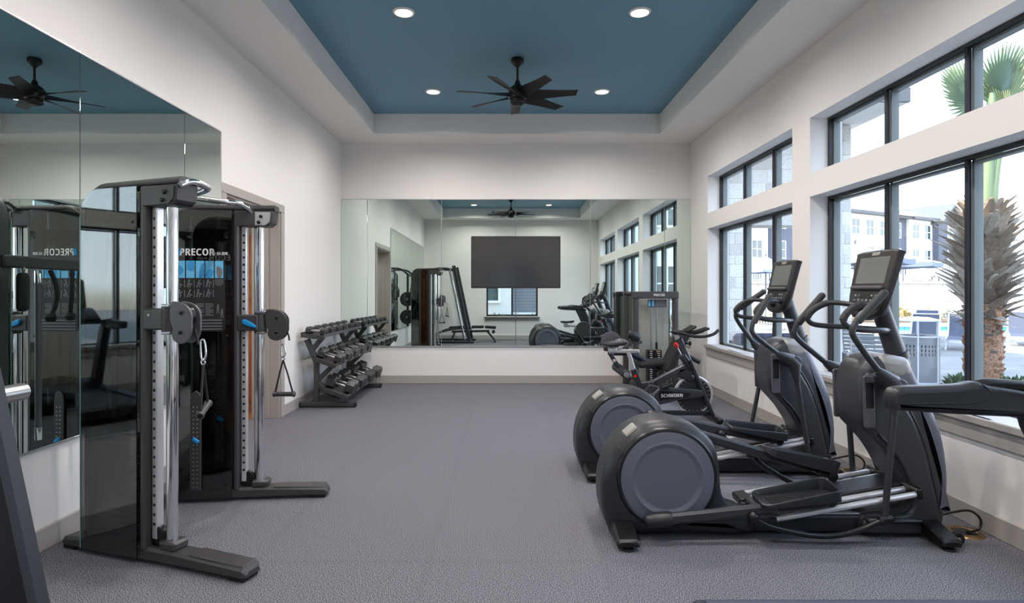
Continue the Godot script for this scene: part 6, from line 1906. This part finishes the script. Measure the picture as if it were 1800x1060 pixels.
func apartments() -> void:
	# the facade runs away to the right: volumes from (x, z) to (x, z), walls alternate white and grey
	var t := thing("apartment_building", "three-storey white and slate-grey apartment block with pitched roof beyond the parking", "building", Vector3(0, 0.8, 0))
	var gy := 1.0
	var A := Vector3(25.5, 0, -59.5)
	var B := Vector3(53.5, 0, -75.0)
	var u := (B - A).normalized()
	var n := Vector3(-u.z, 0, u.x)
	if n.z < 0.0: n = -n
	var X := Transform3D(Basis(u, Vector3.UP, n), A)
	var L := A.distance_to(B)
	# bays: start, length, projection, wall material, eave height
	var bays := [[-14.0, 11.4, 0.0, M.stucco, 9.3], [-2.6, 3.4, 0.0, M.stucco, 9.3], [0.8, 5.5, 0.4, M.siding, 9.3], [6.3, 4.7, 0.0, M.stucco, 9.3], [11.0, 10.9, 0.3, M.stucco, 9.3], [21.9, 4.1, 0.0, M.siding, 9.3], [26.0, 5.4, 0.3, M.stucco, 9.3]]
	for b in bays:
		var m := mb()
		m.xf = X
		m.box(Vector3(b[0] + b[1] / 2, b[4] / 2, -4.0 + b[2] / 2), Vector3(b[1], b[4], 8.0 + b[2]), 0)
		var wl := obj("wall", m, b[3], t)
		var fr := mb()
		fr.xf = X
		fr.box(Vector3(b[0] + b[1] / 2, b[4] + 0.12, b[2] + 0.35), Vector3(b[1] + 0.15, 0.30, 0.9), 0)
		obj("eave", fr, M.fascia, wl)
		var nw := maxi(1, int(b[1] / 2.6))
		for fl in 3:
			for k in nw:
				facade_window(t, X * Transform3D(Basis(), Vector3(b[0] + b[1] * (k + 0.5) / nw, 1.75 + fl * 3.05, b[2] + 0.02)), 1.5, 1.75)
	var rf := mb()
	rf.xf = X
	var e := 9.5
	var l0 := -14.3
	var l1 := 32.0
	rf.quad(Vector3(l0, e, 1.0), Vector3(l1, e, 1.0), Vector3(l1 - 4.0, e + 2.0, -4.0), Vector3(l0 + 4.0, e + 2.0, -4.0))
	rf.quad(Vector3(l1, e, -9.0), Vector3(l0, e, -9.0), Vector3(l0 + 4.0, e + 2.0, -4.0), Vector3(l1 - 4.0, e + 2.0, -4.0))
	rf.tri(Vector3(l0, e, -9.0), Vector3(l0, e, 1.0), Vector3(l0 + 4.0, e + 2.0, -4.0))
	rf.tri(Vector3(l1, e, 1.0), Vector3(l1, e, -9.0), Vector3(l1 - 4.0, e + 2.0, -4.0))
	obj("roof", rf.end(10.0), M.roofing, t)
	for q in [6.0, 16.0]:
		var v := mb()
		v.xf = X
		obj("roof_vent", v.box(Vector3(q, e + 1.5, -2.2), Vector3(0.5, 0.5, 0.5), 0.03), M.fascia, t)
	# gabled grey end
	var gb := mb()
	gb.xf = X * Transform3D(Basis(), Vector3(34.2, 0, -3.0))
	gb.ext(pv([-2.9, 0, 2.9, 0, 2.9, 9.1, 0.0, 11.3, -2.9, 9.1]), 8.0, 0.0)
	var gw := obj("gable_wall", gb, M.siding, t)
	var ge := mb()
	ge.xf = X * Transform3D(Basis(), Vector3(34.2, 0, -2.7))
	ge.bar(Vector3(-3.3, 8.9, 0), Vector3(0.05, 11.5, 0), 8.6, 0.2, 0).bar(Vector3(3.3, 8.9, 0), Vector3(-0.05, 11.5, 0), 8.6, 0.2, 0)
	obj("gable_roof", ge, M.fascia, gw)
	for fl in 3:
		facade_window(t, X * Transform3D(Basis(), Vector3(34.3, 1.75 + fl * 3.05, 1.02)), 1.7, 1.9)


func rear_building() -> void:
	# stands behind the camera; the mirrors and tinted panels show it
	var t := thing("townhouse", "grey sided house with white windows and stone base facing the camera-end window, seen in reflections", "building", Vector3(0, GY, 6.5))
	obj("wall", mb().box(Vector3(4.0, 4.5, 3.0), Vector3(26.0, 9.0, 6.0), 0), M.siding_near, t)
	obj("white_bay", mb().box(Vector3(-2.4, 4.5, -0.15), Vector3(5.3, 9.0, 0.5), 0), M.stucco, t)
	obj("white_bay", mb().box(Vector3(8.7, 4.5, -0.05), Vector3(8.0, 9.0, 0.3), 0), M.stucco, t)
	var X := Transform3D(Basis(Vector3.UP, PI), Vector3.ZERO)
	for q in [[-1.15, -0.42], [2.6, -0.03], [6.6, -0.22], [10.8, -0.22], [14.6, -0.03]]:
		for fl in 2:
			facade_window(t, X * Transform3D(Basis(), Vector3(-q[0], 2.0 + fl * 3.1, -q[1])), 1.7, 1.5)
	obj("base_core", mb().box(Vector3(6.9, 0.40, -0.14), Vector3(14.0, 0.8, 0.2), 0), M.mortar, t)
	var r := RandomNumberGenerator.new()
	r.seed = 31
	for row in 4:
		var x := -0.1
		while x < 13.8:
			var l := r.randf_range(0.4, 0.75)
			stone_box(t, Vector3(x + l / 2, 0.1 + row * 0.2, -0.26), Vector3(l - 0.015, 0.185, 0.10), r.randi())
			x += l
	for i in 6:
		bush(Vector3(-2.0 + i * 1.7, GY, 5.2), 0.6, 0.75, M.leaf_dry if i % 2 else M.leaf, "%s shrub from the white bay in front of the grey sided house" % ORD[i], "shrubs in front of the grey house", 140, 300 + i)
